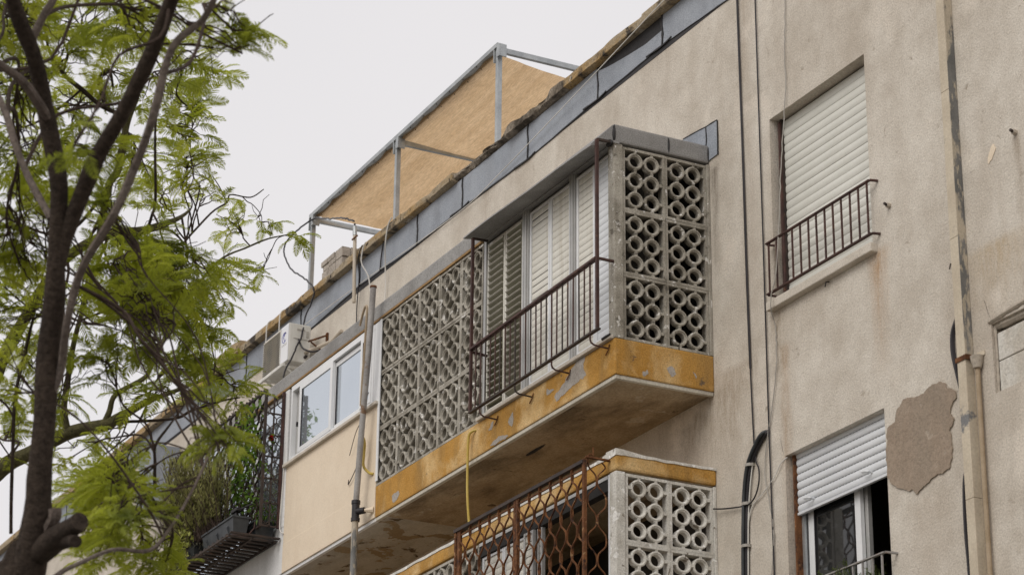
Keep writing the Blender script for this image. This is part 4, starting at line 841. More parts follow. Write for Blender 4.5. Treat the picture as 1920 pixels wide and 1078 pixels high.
cable('cable', [yb(3.395, -.78), (3.355, -.04, -.9), (3.35, -.045, -1.05), (3.37, -.035, -1.2), yb(3.405, -1.45), yb(3.41, -1.75)], [.02] * 31, 'black_pvc', 'black cable bulging out from behind the square downpipe', group='cables beside the downpipe')
cable('cable', [yb(3.42, -1.9), (3.375, -.03, -2.05), (3.37, -.04, -2.4), (3.385, -.04, -2.8), (3.39, -.04, -4)], .018, 'black_pvc', 'lower length of black cable beside the square downpipe', group='cables beside the downpipe')
cable('cable', [(.1, -.115, 3.75), (-.645, -.118, 3.66), (-2.276, -.07, 3.50), (-4.0, -.04, 3.32), (-5.0, -.03, 3.25), (-7.32, -.03, 3.33), (-9.3, -.05, 3.36)], .005, 'white_cord', 'long white wire slung diagonally below the coping', group='cables at the roof edge')
for a, lab in (([(-7.30, -.12, 3.72), (-7.36, -.125, 3.66), (-7.40, -.12, 3.5), (-7.33, -.06, 3.32), (-7.31, -.03, 3.1)], 'white cord hanging over the coping beside the beige pipe'), ([(-6.62, -.1, 3.78), (-6.68, -.12, 3.7), (-6.74, -.12, 3.5), (-6.86, -.06, 3.3), (-6.9, -.03, 3.0), (-6.95, -.03, 2.7)], 'white cord hanging from the coping in a long curve'), ([(-10.2, .0, 3.77), (-10.28, -.12, 3.72), (-10.3, -.13, 3.5), (-10.32, -.13, 3.3)], 'pale cord looped over the coping above the air conditioner'), ([(-9.8, .0, 3.77), (-9.86, -.12, 3.72), (-9.87, -.13, 3.45), (-9.87, -.14, 3.2)], 'second pale cord looped over the coping above the air conditioner')):
    cable('cord', a, .008, 'white_cord', lab, 'cord', 'cords hanging over the coping')
cable('cable', [(-7.0, -.03, 3.62), (-7.05, -.03, 3.45), (-7.07, -.03, 3.3)], .009, 'black_pvc', 'short black cable stub beneath the coping', group='cables at the roof edge')
cable('cable', [(-7.42, -.11, 3.73), (-7.5, -.12, 3.6), (-7.62, -.05, 3.4), (-7.7, -.03, 3.1), (-7.72, -.02, 2.75), (-7.74, -.02, 2.3)], .007, 'black_pvc', 'thin black cable dropping down the wall left of the beige pipe', group='cables at the roof edge')
cable('cable', [(-7.613, -0.14, 4.097), (-7.782, -0.13, 4.183), (-8.097, -0.1, 4.329), (-8.994, 0.1, 4.695), (-9.797, 0.25, 5.036), (-9.948, 0.1, 4.915), (-10.043, 0.0, 4.784), (-10.031, -0.05, 4.66), (-9.871, -0.1, 4.469), (-9.554, -0.14, 4.196), (-9.114, -0.17, 3.929), (-8.77, -0.18, 3.701), (-8.731, -0.15, 3.59), (-8.841, -0.14, 3.478), (-8.86, -0.2, 3.3), (-8.77, -0.27, 3.02), (-8.765, -0.33, 2.875), (-8.77, -0.385, 2.718), (-8.8, -0.44, 2.586), (-8.82, -0.46, 2.48)], .011, 'black_pvc', 'black cable from the beige pipe swinging out and down over the air conditioner', group='cables at the roof edge', wob=.004)
cable('cable', [(-8.79, -.3, 2.98), (-8.74, -.26, 2.86), (-8.6, -.2, 2.78), (-8.45, -.15, 2.76)], .012, 'black_pvc', 'black cable curving from the side of the air conditioner', group='cables at the roof edge')
cable('hose', [(-2.60, -B + .02, -.06), (-2.64, -1.0, -.07), (-2.675, -1.02, -.13), (-2.685, -1.02, -.4), (-2.675, -1.02, -.7), (-2.63, -1.02, -.96), (-2.6, -1.02, -1.03)], .0125, 'yellow_hose', 'yellow hose hanging from the ochre balcony edge', 'hose', 'yellow hoses', n=8)
cable('hose', [(-5.07, -1.06, .6), (-5.03, -1.04, .5), (-5.06, -1.03, .38), (-5.06, -1.03, .26), (-4.98, -1.0, .17), (-4.93, -B, .15)], .014, 'yellow_hose', 'short yellow hose beside the flaking pole', 'hose', 'yellow hoses', n=8)
cable('wire', [(-4.92, -1.06, 1.0), (-5.0, -1.04, .98), (-5.1, -1.03, .8), (-5.3, -1.02, .7), (-5.5, -1.0, .5)], .004, 'blackiron', 'thin dark wire tied to the flaking pole under the window', 'wire', 'loose wires by the pole')
cable('wire', [(-5.06, -1.04, .5), (-5.3, -1.0, .33), (-5.52, -.99, .2), (-5.56, -B, .26)], .005, 'blackiron', 'stiff dark wire sticking out left of the yellow hose', 'wire', 'loose wires by the pole')
cable('wire', [(-7.34, -B - .01, .95), (-7.345, -1.0, .5), (-7.36, -1.0, .25), (-7.33, -1.0, .15), (-7.29, -B - .005, .12)], .006, 'white_cord', 'white wire at the edge of the cream wall beside the cage', 'wire', 'loose wires by the pole')
def bolt(x, z, label):
    t = thing('wall_bolt', (x, 0, z), label, 'bolt', 'bolts left in the wall'); MB().tube([(x, .0, z), (x, -.03, z + .004)], .022, 7).build('base', 'mortar', t, smooth=True); MB().tube([(x, -.03, z + .004), (x + .012, -.06, z + .006)], .012, 6).build('shank', 'blackiron', t)
bolt(4.17, .385, 'dark bolt stub high on the wall right of the downpipe'); bolt(2.61, .405, 'bolt stub in the wall right of the ivory shutter'); bolt(2.88, -2.65, 'bolt stub low on the wall below the mortar patch')
for (x, z, l) in ((1.755, .07, 'small iron hook under the upper window sill'), (3.36, -.35, 'small iron hook left of the downpipe')): single(MB().tube([(x, 0, z), (x, -.03, z - .005), (x - .01, -.035, z - .045)], .006, 5), 'wall_hook', 'blackiron', l, 'hook', 'hooks in the wall')

# ------------------------------------------------------------ planters and pot plants
def planter(x0, x1, y0, y1, z0, z1, label):
    t = thing('planter', ((x0 + x1) / 2, (y0 + y1) / 2, z0), label, 'planter', 'dark planters on the window cage'); ix, iy = .03, .025; mb = MB()
    mb.add([(x0 + ix, y0 + iy, z0), (x1 - ix, y0 + iy, z0), (x1 - ix, y1 - iy, z0), (x0 + ix, y1 - iy, z0), (x0, y0, z1), (x1, y0, z1), (x1, y1, z1), (x0, y1, z1)], [(3, 2, 1, 0), (0, 1, 5, 4), (1, 2, 6, 5), (2, 3, 7, 6), (3, 0, 4, 7)])
    mb.box(x0 + .01, x1 - .01, y0 + .01, y1 - .01, z1 - .03, z1 - .02); mb.build('trough', 'planter', t)
    m = MB(); m.box(x0 - .012, x1 + .012, y0 - .012, y0 + .012, z1, z1 + .02); m.box(x0 - .012, x1 + .012, y1 - .012, y1 + .012, z1, z1 + .02); m.box(x0 - .012, x0 + .012, y0 + .012, y1 - .012, z1, z1 + .02); m.box(x1 - .012, x1 + .012, y0 + .012, y1 - .012, z1, z1 + .02); m.build('rim', 'planter', t)
    n = max(2, int((x1 - x0) / .3))
    for i in range(n): xx = x0 + (x1 - x0) * (i + .5) / n; MB().prism([(xx - .012, y0 + .03, z0 + .02), (xx + .012, y0 + .03, z0 + .02), (xx, y0 - .012, z0 + .11)], (0, .02, .03)).build('rib', 'planter', t)
    return t
planter(-8.44, -7.5, -1.49, -1.30, .09, .29, 'long dark planter hung outside the cage at its near end')
planter(-7.95, -7.5, -1.23, -1.0, .09, .27, 'small black planter standing inside the cage end')
planter(-9.7, -8.7, -1.49, -1.30, .09, .29, 'dark planter under the yellow-green plant')
lp = thing('solar_lamp', (-7.65, -1.38, .31), 'small black solar lamp clipped on the near planter', 'lamp')
MB().box(-7.78, -7.6, -1.42, -1.34, .40, .44).build('panel', 'black_pvc', lp, bevel=.01); MB().tube([(-7.69, -1.38, .31), (-7.69, -1.38, .40)], .02, 7).build('stem', 'black_pvc', lp); MB().tube([(-7.6, -1.36, .42), (-7.45, -1.28, .46)], .012, 6).build('arm', 'black_pvc', lp)
def leaf_quads(mb, p, d, l, w, droop=.2, seg=2):
    """a small pointed leaf from p along d"""
    d = d.normalized(); sd_ = d.cross(Vector((0, 0, 1)));
    if sd_.length < .05: sd_ = Vector((1, 0, 0))
    sd_.normalize(); k = len(mb.v); a = p + d * l * .45 + Vector((0, 0, -droop * l * .2)); b = p + d * l + Vector((0, 0, -droop * l))
    mb.v += [tuple(p), tuple(a + sd_ * w / 2), tuple(b), tuple(a - sd_ * w / 2)]; mb.f.append((k, k + 1, k + 2, k + 3))
def rv(s=1): return Vector((rnd.gauss(0, s), rnd.gauss(0, s), rnd.gauss(0, s)))
# rosemary-like bush
rp = thing('rosemary_bush', (-8.7, -1.38, .3), 'bushy needle-leaved plant rising from the planters on the cage', 'plant', 'plants on the window cage')
st = MB(); nd = MB()
for i in range(420):
    b = Vector((-8.75 + rnd.gauss(0, .36), -1.42 + rnd.gauss(0, .05), .28)); h = rnd.uniform(.55, 1.2); lean = Vector((rnd.gauss(-.15, .3), rnd.gauss(-.1, .2), 1)).normalized()
    P = [b + lean * h * t + Vector((rnd.gauss(0, .012), rnd.gauss(0, .012), -.08 * t * t)) for t in (0, .3, .6, .85, 1)]
    st.tube(P, [.006, .005, .004, .003, .002], 3, False)
    for k in range(46):
        t = rnd.uniform(.2, 1); j = min(3, int(t * 4)); q = P[0] + lean * h * t + Vector((0, 0, -.08 * t * t)); leaf_quads(nd, q, Vector((rnd.gauss(0, .7), rnd.gauss(0, .7), .8)), rnd.uniform(.045, .08), .016, .0)
st.build('stem', 'twig', rp); nd.build('foliage', 'rosemary', rp, kind='stuff')
yp = thing('variegated_plant', (-9.15, -1.42, .3), 'trailing yellow-green plant hanging below the long planter', 'plant', 'plants on the window cage')
st = MB(); nd = MB()
for i in range(26):
    b = Vector((-9.0 + rnd.gauss(0, .22), -1.46, .3)); P = [b, b + Vector((rnd.gauss(0, .08), -.08, .1 + rnd.uniform(0, .15))), b + Vector((rnd.gauss(0, .14), -.16, -.05)), b + Vector((rnd.gauss(0, .18), -.18, rnd.uniform(-.45, -.1)))]
    P = [Vector(q) for q in spline([tuple(q) for q in P], 5)]; st.tube(P, .004, 3, False)
    for q in P[3:]:
        for _ in range(2): leaf_quads(nd, q, rv(), rnd.uniform(.05, .085), .045, .3)
st.build('stem', 'twig', yp); nd.build('foliage', 'yellowleaf', yp, kind='stuff')
gpn = thing('silver_plant', (-8.85, -1.4, .3), 'silvery dry plant between the bush and the planter lamp', 'plant', 'plants on the window cage')
nd = MB()
for i in range(420): q = Vector((-8.75 + rnd.gauss(0, .13), -1.42 + rnd.gauss(0, .05), .38 + rnd.gauss(0, .09))); leaf_quads(nd, q, rv(), rnd.uniform(.03, .07), .014, .2)
nd.build('foliage', 'greyleaf', gpn, kind='stuff')
vp = thing('flowering_vine', (-7.6, -1.2, .3), 'climbing vine with one red flower on the cage corner', 'plant', 'plants on the window cage')
st = MB(); nd = MB()
for i in range(10):
    x0 = -7.46 - abs(rnd.gauss(0, .35)); P = [(x0, -1.14, .28)]
    for k in range(1, 8): P.append((x0 + rnd.gauss(0, .09) - .02 * k, -1.28 + rnd.gauss(0, .03), .28 + k * rnd.uniform(.14, .21)))
    P = spline(P, 4); st.tube(P, .005, 4, False)
    for q in P[2:]:
        if rnd.random() < .62:
            for _ in range(3): leaf_quads(nd, Vector(q) + rv(.02), rv(), rnd.uniform(.05, .085), .042, .3)
for c in ((-7.41, -1.16, 1.16), (-7.5, -1.3, 1.58), (-7.48, -1.3, 1.3), (-7.6, -1.3, 1.45), (-7.42, -1.22, .9), (-7.55, -1.3, 1.05)):
    for _ in range(16): leaf_quads(nd, Vector(c) + rv(.045), rv(), rnd.uniform(.05, .085), .045, .3)
for i in range(160): leaf_quads(nd, Vector((-7.42 - abs(rnd.gauss(0, .1)), rnd.uniform(-1.24, -1.0), .28 + abs(rnd.gauss(0, .16)))), rv(), rnd.uniform(.03, .07), .02, .3)
st.build('stem', 'twig', vp); nd.build('foliage', 'vineleaf', vp, kind='stuff')
fl = MB(); c = Vector((-7.38, -1.14, 1.215))
for i in range(14): leaf_quads(fl, c, Vector((rnd.gauss(0, .8), rnd.gauss(0, .8) - .4, rnd.gauss(0, .6) + .2)), .05, .042, .1)
fl.build('flower', 'red_petal', vp)
fp = thing('fern_pot', (2.0, -.14, -2.88), 'pale pot of feathery fern behind the pale rusty window railing', 'plant')
MB().lathe([(0, 0), (.11, 0), (.16, .28), (.17, .3), (.15, .3), (.13, .05), (0, .05)], (2.05, -.0, -2.89), 18, 'z', False).build('pot', 'terracotta', fp, smooth=True)
nd = MB(); st = MB()
for i in range(70):
    b = Vector((2.0 + rnd.gauss(0, .12), -.02, -2.6)); d = Vector((rnd.gauss(-.1, .9), rnd.gauss(-.25, .25), .75)).normalized(); L = rnd.uniform(.22, .5)
    P = [b + d * L * t + Vector((0, 0, -.34 * L * t * t)) for t in (0, .25, .5, .75, 1)]; st.tube(P, .003, 3, False)
    for k in range(26): t = rnd.uniform(.15, 1); leaf_quads(nd, b + d * L * t + Vector((0, 0, -.34 * L * t * t)), rv() + Vector((0, 0, .3)), rnd.uniform(.03, .055), .008, .1)
st.build('stem', 'fernleaf', fp); nd.build('foliage', 'fernleaf', fp, kind='stuff')
# ------------------------------------------------------------ the two feathery-leaved trees
NEAR_TREE = [
  ('trunk', [(5.457, -7.426, -4.301, 0.1356), (5.516, -7.405, -4.193, 0.1013), (5.641, -7.403, -3.916, 0.0705), (5.789, -7.449, -3.532, 0.0561), (5.927, -7.492, -3.171, 0.0524), (6.028, -7.527, -2.907, 0.0524), (6.083, -7.545, -2.763, 0.047)]),
  ('limb', [(6.047, -7.531, -2.859, 0.0428), (6.125, -7.568, -2.643, 0.0428), (6.208, -7.614, -2.403, 0.0428), (6.301, -7.726, -2.067, 0.0428), (6.437, -7.844, -1.897, 0.0387), (6.548, -7.978, -1.766, 0.0366), (6.669, -8.07, -1.662, 0.0345), (6.819, -8.211, -1.432, 0.0318)]),
  ('limb', [(6.066, -7.536, -2.811, 0.0409), (6.184, -7.515, -2.57, 0.0409), (6.41, -7.484, -2.37, 0.0406), (6.617, -7.445, -2.222, 0.0384), (6.83, -7.412, -2.053, 0.0381), (7.036, -7.39, -1.889, 0.036), (7.225, -7.377, -1.751, 0.0339), (7.581, -7.327, -1.552, 0.0289)]),
  ('limb', [(5.852, -7.451, -3.387, 0.022), (5.919, -7.426, -3.267, 0.0209), (6.093, -7.468, -3.098, 0.0196), (6.171, -7.462, -2.931, 0.0207), (6.333, -7.463, -2.837, 0.0205), (6.55, -7.416, -2.675, 0.0214), (6.652, -7.372, -2.499, 0.0225), (6.871, -7.357, -2.295, 0.0212), (7.005, -7.34, -2.016, 0.0191), (7.116, -7.235, -1.887, 0.017), (7.273, -7.225, -1.818, 0.0147), (7.373, -7.19, -1.633, 0.0084)]),
  ('limb', [(6.128, -7.602, -2.595, 0.0198), (5.961, -7.664, -2.359, 0.019), (5.898, -7.745, -2.134, 0.0191), (5.836, -7.797, -1.944, 0.0182), (5.761, -7.875, -1.751, 0.016), (5.692, -7.988, -1.506, 0.0092)]),
  ('limb', [(6.28, -7.694, -2.151, 0.0242), (6.371, -7.77, -2.13, 0.024), (6.461, -7.881, -2.073, 0.0216), (6.614, -8.042, -2.086, 0.0202), (6.669, -8.215, -2.036, 0.0147)]),
  ('limb', [(6.372, -7.839, -1.78, 0.022), (6.433, -7.807, -1.678, 0.0198), (6.492, -7.772, -1.586, 0.0176), (6.58, -7.747, -1.418, 0.011)]),
  ('stub', [(5.562, -7.389, -4.108, 0.0651), (5.726, -7.349, -4.058, 0.0646), (5.871, -7.326, -4.03, 0.053), (6.005, -7.31, -4.018, 0.0453)]),
  ('stub', [(5.732, -7.332, -4.063, 0.0461), (5.858, -7.31, -4.077, 0.0421), (5.962, -7.309, -4.116, 0.0326)]),
  ('stub', [(5.621, -7.357, -4.012, 0.0335), (5.764, -7.358, -3.963, 0.0314), (5.781, -7.362, -3.92, 0.0327)]),
  ('limb', [(5.649, -7.408, -3.892, 0.0264), (5.486, -7.409, -3.985, 0.0221), (5.322, -7.41, -4.08, 0.0201), (5.158, -7.431, -4.153, 0.018), (4.961, -7.471, -4.277, 0.0113)]),
  ('limb', [(5.513, -7.339, -4.276, 0.0154), (5.4, -7.207, -4.139, 0.0134), (5.26, -7.087, -4.049, 0.0113), (5.184, -6.875, -3.919, 0.0115), (5.084, -6.643, -3.868, 0.0105), (4.988, -6.502, -3.704, 0.0095), (4.888, -6.388, -3.516, 0.0085), (4.83, -6.267, -3.243, 0.0074), (4.736, -6.176, -3.018, 0.005)]),
]
FAR_TREE = [
  ('trunk', [(-0.233, -6.63, -3.067, 0.1017), (-0.0, -6.543, -2.645, 0.0916), (0.226, -6.409, -2.293, 0.0746)]),
  ('limb', [(0.148, -6.452, -2.416, 0.0644), (0.42, -6.215, -2.08, 0.0576), (0.543, -6.067, -1.973, 0.0509), (0.703, -5.854, -1.859, 0.0475), (0.857, -5.617, -1.786, 0.0424), (0.933, -5.53, -1.715, 0.0339), (1.039, -5.394, -1.633, 0.0254), (1.077, -5.176, -1.528, 0.0153), (1.057, -4.896, -1.353, 0.0086)]),
  ('limb', [(0.721, -5.83, -1.848, 0.0305), (0.765, -5.88, -1.691, 0.0254), (0.829, -5.893, -1.533, 0.0237), (1.008, -5.934, -1.357, 0.0202), (1.203, -5.954, -1.166, 0.0168), (1.433, -5.951, -0.925, 0.0133), (1.649, -5.942, -0.722, 0.0099)]),
  ('limb', [(0.857, -5.617, -1.786, 0.0254), (0.909, -5.602, -1.688, 0.0203), (0.968, -5.583, -1.575, 0.0186), (1.0, -5.401, -1.442, 0.0171), (0.957, -5.341, -1.337, 0.0171), (0.812, -5.193, -1.019, 0.0157), (0.729, -5.087, -0.784, 0.0141), (0.491, -4.88, -0.472, 0.0126), (0.288, -4.629, -0.133, 0.0092), (-0.021, -4.302, 0.156, 0.0076), (-0.183, -4.065, 0.331, 0.0067), (-0.264, -3.853, 0.45, 0.0048)]),
  ('limb', [(0.154, -6.456, -2.399, 0.0576), (0.921, -6.523, -1.959, 0.0494), (1.397, -6.481, -1.482, 0.0423), (1.892, -6.334, -1.084, 0.0354), (2.198, -6.114, -0.92, 0.032), (2.322, -5.898, -0.891, 0.0288), (2.339, -5.715, -0.791, 0.0193), (2.235, -5.572, -0.647, 0.0065)]),
  ('limb', [(2.334, -5.88, -0.885, 0.0112), (2.376, -5.871, -0.802, 0.0096), (2.427, -5.87, -0.686, 0.0096), (2.653, -5.975, -0.333, 0.0079), (2.718, -5.99, -0.168, 0.0048)]),
  ('limb', [(2.182, -6.145, -0.921, 0.0256), (2.393, -6.187, -0.67, 0.027), (2.455, -6.152, -0.571, 0.0286), (2.52, -6.147, -0.433, 0.027), (2.593, -6.147, -0.269, 0.0207), (2.697, -6.116, -0.071, 0.0143), (2.799, -6.119, 0.159, 0.0111), (2.845, -6.12, 0.264, 0.0127), (2.891, -6.29, 0.292, 0.0142), (2.971, -6.412, 0.341, 0.0126), (2.998, -6.487, 0.487, 0.0094)]),
  ('limb', [(2.591, -6.194, -0.22, 0.0143), (2.637, -6.35, -0.209, 0.0158), (2.698, -6.521, -0.147, 0.0157), (2.677, -6.637, -0.06, 0.0141), (2.775, -6.777, 0.048, 0.0094), (2.925, -6.875, 0.226, 0.0062)]),
  ('limb', [(2.566, -6.313, -0.139, 0.0143), (2.508, -6.344, 0.037, 0.0112), (2.563, -6.293, 0.103, 0.0112), (2.535, -6.249, -0.012, 0.008)]),
  ('limb', [(1.079, -5.206, -0.406, 0.0087), (0.379, -4.748, 0.208, 0.0074), (0.201, -4.559, 0.406, 0.0075), (0.148, -4.513, 0.504, 0.0056), (-0.045, -4.271, 0.607, 0.0057), (-0.234, -4.09, 0.789, 0.0039)]),
  ('limb', [(0.201, -4.559, 0.406, 0.0056), (0.214, -4.628, 0.513, 0.0047), (0.217, -4.696, 0.598, 0.0037)]),
  ('limb', [(0.919, -5.522, -1.757, 0.0119), (1.007, -5.159, -1.704, 0.0102), (0.996, -5.02, -1.618, 0.0103), (1.025, -4.813, -1.519, 0.0069), (1.006, -4.665, -1.461, 0.0052)]),
  ('limb', [(3.162, -5.986, -2.969, 0.0102), (3.225, -6.02, -2.789, 0.0102), (3.263, -6.038, -2.684, 0.0087), (3.153, -5.927, -2.515, 0.0074), (3.06, -5.8, -2.328, 0.0045)]),
  ('limb', [(3.258, -6.035, -2.699, 0.0058), (3.27, -6.089, -2.61, 0.0044), (3.267, -6.147, -2.55, 0.0029)]),
  ('limb', [(2.689, -6.72, -3.188, 0.0116), (2.852, -6.795, -2.737, 0.0116), (2.976, -6.841, -2.407, 0.0116), (3.113, -6.835, -2.106, 0.0102), (3.223, -6.829, -1.866, 0.0073)]),
  ('limb', [(2.692, -6.518, -0.163, 0.0078), (2.553, -6.66, -0.311, 0.0078), (2.437, -6.815, -0.394, 0.0063), (2.384, -6.945, -0.363, 0.0047)]),
  ('limb', [(2.419, -6.172, -0.631, 0.0127), (2.32, -6.337, -0.934, 0.0111), (2.307, -6.506, -1.04, 0.0094), (2.234, -6.704, -0.977, 0.0078), (2.375, -6.887, -0.993, 0.0047)]),
  ('limb', [(2.336, -5.722, -0.791, 0.008), (2.211, -5.588, -0.681, 0.0065), (2.085, -5.492, -0.534, 0.0049), (2.101, -5.534, -0.449, 0.0033)]),
  ('limb', [(2.883, -5.984, 0.193, 0.0079), (2.698, -5.838, 0.153, 0.008), (2.629, -5.841, 0.003, 0.0064), (2.546, -5.733, -0.036, 0.0049)]),
]
CLUSTERS = [
  (6.73, -8.25, -1.31, 0.23, 0.15, 41, 0, 0.7040000000000001),
  (7.53, -7.29, -1.43, 0.22, 0.15, 41, 0, 0.7040000000000001),
  (5.05, -7.14, -0.12, 0.27, 0.18, 41, 1, 0.88),
  (6.69, -7.83, -1.08, 0.21, 0.16, 35, 0, 0.7040000000000001),
  (4.62, -7.41, -0.77, 0.24, 0.18, 67, 0, 0.88),
  (3.0, -6.64, 0.13, 0.28, 0.17, 57, 1, 0.88),
  (4.02, -6.64, -0.3, 0.19, 0.13, 35, 1, 0.88),
  (5.39, -6.85, -1.05, 0.2, 0.13, 38, 0, 0.88),
  (5.99, -6.67, -1.28, 0.1, 0.1, 22, 0, 0.792),
  (5.97, -6.61, -1.39, 0.07, 0.04, 11, 0, 0.792),
  (5.74, -6.69, -1.27, 0.1, 0.07, 11, 0, 0.792),
  (2.43, -5.53, 0.28, 0.11, 0.05, 11, 1, 0.88),
  (2.81, -5.84, 0.14, 0.18, 0.11, 22, 1, 0.88),
  (1.46, -5.31, 0.57, 0.16, 0.1, 19, 1, 0.88),
  (2.23, -5.82, 0.18, 0.18, 0.15, 22, 1, 0.88),
  (3.33, -6.82, -0.29, 0.23, 0.17, 41, 1, 0.88),
  (4.03, -7.26, -0.92, 0.19, 0.19, 54, 0, 0.88),
  (2.39, -6.42, -0.13, 0.25, 0.18, 44, 1, 0.88),
  (2.57, -6.28, 0.1, 0.18, 0.14, 22, 1, 0.88),
  (1.29, -5.3, 0.17, 0.21, 0.1, 28, 1, 0.88),
  (1.46, -5.26, 0.51, 0.12, 0.06, 9, 1, 0.88),
  (1.77, -5.53, 0.15, 0.19, 0.11, 19, 1, 0.88),
  (2.75, -6.46, -0.64, 0.24, 0.14, 41, 1, 0.88),
  (3.46, -7.07, -1.06, 0.19, 0.19, 48, 0, 0.88),
  (2.0, -5.9, -0.25, 0.18, 0.15, 22, 1, 0.88),
  (7.18, -7.82, -2.69, 0.07, 0.05, 6, 0, 0.7040000000000001),
  (3.5, -6.83, -1.23, 0.16, 0.16, 28, 1, 0.88),
  (4.47, -6.88, -1.72, 0.18, 0.11, 41, 0, 0.88),
  (4.24, -7.28, -1.78, 0.15, 0.15, 44, 0, 0.88),
  (1.24, -5.3, 0.06, 0.23, 0.16, 28, 1, 0.88),
  (1.11, -5.4, -0.12, 0.19, 0.16, 22, 1, 0.88),
  (0.84, -4.96, 0.12, 0.12, 0.1, 9, 1, 0.792),
  (-0.17, -4.35, 0.41, 0.19, 0.11, 25, 1, 0.7040000000000001),
  (-0.33, -4.06, 0.53, 0.13, 0.09, 11, 1, 0.7040000000000001),
  (-0.26, -3.83, 0.44, 0.09, 0.04, 8, 1, 0.7040000000000001),
  (-0.45, -3.99, 0.19, 0.1, 0.06, 9, 1, 0.7040000000000001),
  (0.29, -4.58, -0.17, 0.2, 0.12, 22, 1, 0.792),
  (2.75, -6.03, -1.14, 0.24, 0.12, 54, 1, 0.88),
  (2.78, -5.82, -1.3, 0.24, 0.14, 64, 1, 0.88),
  (3.13, -6.1, -1.55, 0.23, 0.13, 35, 1, 0.88),
  (2.26, -5.62, -1.34, 0.21, 0.12, 28, 1, 0.88),
  (3.51, -6.43, -1.68, 0.19, 0.13, 54, 0, 0.88),
  (1.95, -5.29, -1.06, 0.18, 0.15, 35, 1, 0.88),
  (2.67, -5.87, -1.49, 0.28, 0.14, 64, 1, 0.88),
  (3.42, -6.39, -1.92, 0.19, 0.13, 41, 0, 0.88),
  (4.16, -7.2, -2.06, 0.15, 0.18, 51, 0, 0.88),
  (3.16, -6.9, -1.93, 0.16, 0.16, 41, 0, 0.88),
  (2.9, -6.44, -1.68, 0.17, 0.13, 22, 1, 0.88),
  (1.8, -5.38, -1.3, 0.22, 0.11, 35, 1, 0.88),
  (2.52, -5.94, -1.75, 0.24, 0.12, 44, 1, 0.88),
  (1.16, -4.95, -1.05, 0.11, 0.11, 12, 1, 0.88),
  (3.29, -6.39, -2.22, 0.19, 0.12, 32, 1, 0.88),
  (2.14, -6.56, -1.89, 0.17, 0.17, 32, 1, 0.88),
  (1.67, -5.39, -1.57, 0.22, 0.11, 32, 1, 0.88),
  (0.92, -4.77, -1.27, 0.19, 0.1, 32, 1, 0.88),
  (0.92, -4.64, -1.41, 0.13, 0.09, 19, 1, 0.88),
  (0.8, -4.81, -1.48, 0.16, 0.08, 12, 1, 0.88),
  (1.55, -5.49, -1.74, 0.18, 0.1, 22, 1, 0.88),
  (2.0, -6.56, -2.21, 0.14, 0.14, 16, 1, 0.88),
  (6.14, -6.74, -3.56, 0.1, 0.04, 11, 0, 0.7040000000000001),
  (6.34, -6.7, -3.69, 0.15, 0.06, 22, 0, 0.7040000000000001),
  (1.3, -5.67, -2.09, 0.18, 0.1, 19, 1, 0.88),
  (2.14, -6.01, -2.52, 0.17, 0.1, 19, 1, 0.88),
  (4.0, -6.51, -3.19, 0.15, 0.09, 32, 0, 0.88),
  (3.92, -6.55, -3.32, 0.18, 0.11, 38, 0, 0.88),
  (4.88, -6.76, -3.64, 0.15, 0.11, 41, 0, 0.88),
  (3.82, -6.6, -3.49, 0.15, 0.11, 22, 0, 0.88),
  (4.35, -6.6, -3.66, 0.15, 0.1, 28, 0, 0.88),
  (3.95, -6.29, -3.55, 0.11, 0.09, 16, 0, 0.88),
  (1.89, -6.54, -2.46, 0.1, 0.14, 9, 1, 0.88),
  (2.07, -6.21, -2.46, 0.14, 0.09, 9, 1, 0.88),
  (3.96, -6.23, -3.62, 0.18, 0.06, 19, 0, 0.88),
  (4.85, -7.38, -3.01, 0.11, 0.11, 16, 0, 0.88),
  (2.3, -6.37, -1.76, 0.14, 0.1, 12, 1, 0.88),
  (1.7, -6.16, -1.98, 0.18, 0.11, 16, 1, 0.88),
  (4.46, -6.67, -3.33, 0.15, 0.09, 25, 0, 0.88),
  (3.43, -6.53, -3.09, 0.16, 0.09, 19, 1, 0.88),
  (1.78, -5.33, -1.4, 0.15, 0.11, 19, 1, 0.88),
  (3.52, -6.15, -1.98, 0.19, 0.13, 32, 0, 0.88),
  (3.94, -6.46, -2.04, 0.19, 0.09, 25, 0, 0.88),
  (5.57, -7.74, -0.98, 0.25, 0.14, 38, 0, 0.88),
  (4.04, -6.87, -0.0, 0.29, 0.16, 38, 1, 0.88),
  (5.95, -7.0, -0.97, 0.22, 0.14, 38, 0, 0.88),
  (4.41, -7.68, -0.94, 0.15, 0.27, 38, 0, 0.88),
  (4.21, -7.57, -1.5, 0.15, 0.27, 38, 0, 0.88),
  (3.07, -7.23, -1.75, 0.16, 0.29, 38, 1, 0.88),
  (2.86, -7.11, -2.35, 0.16, 0.29, 32, 1, 0.88),
]

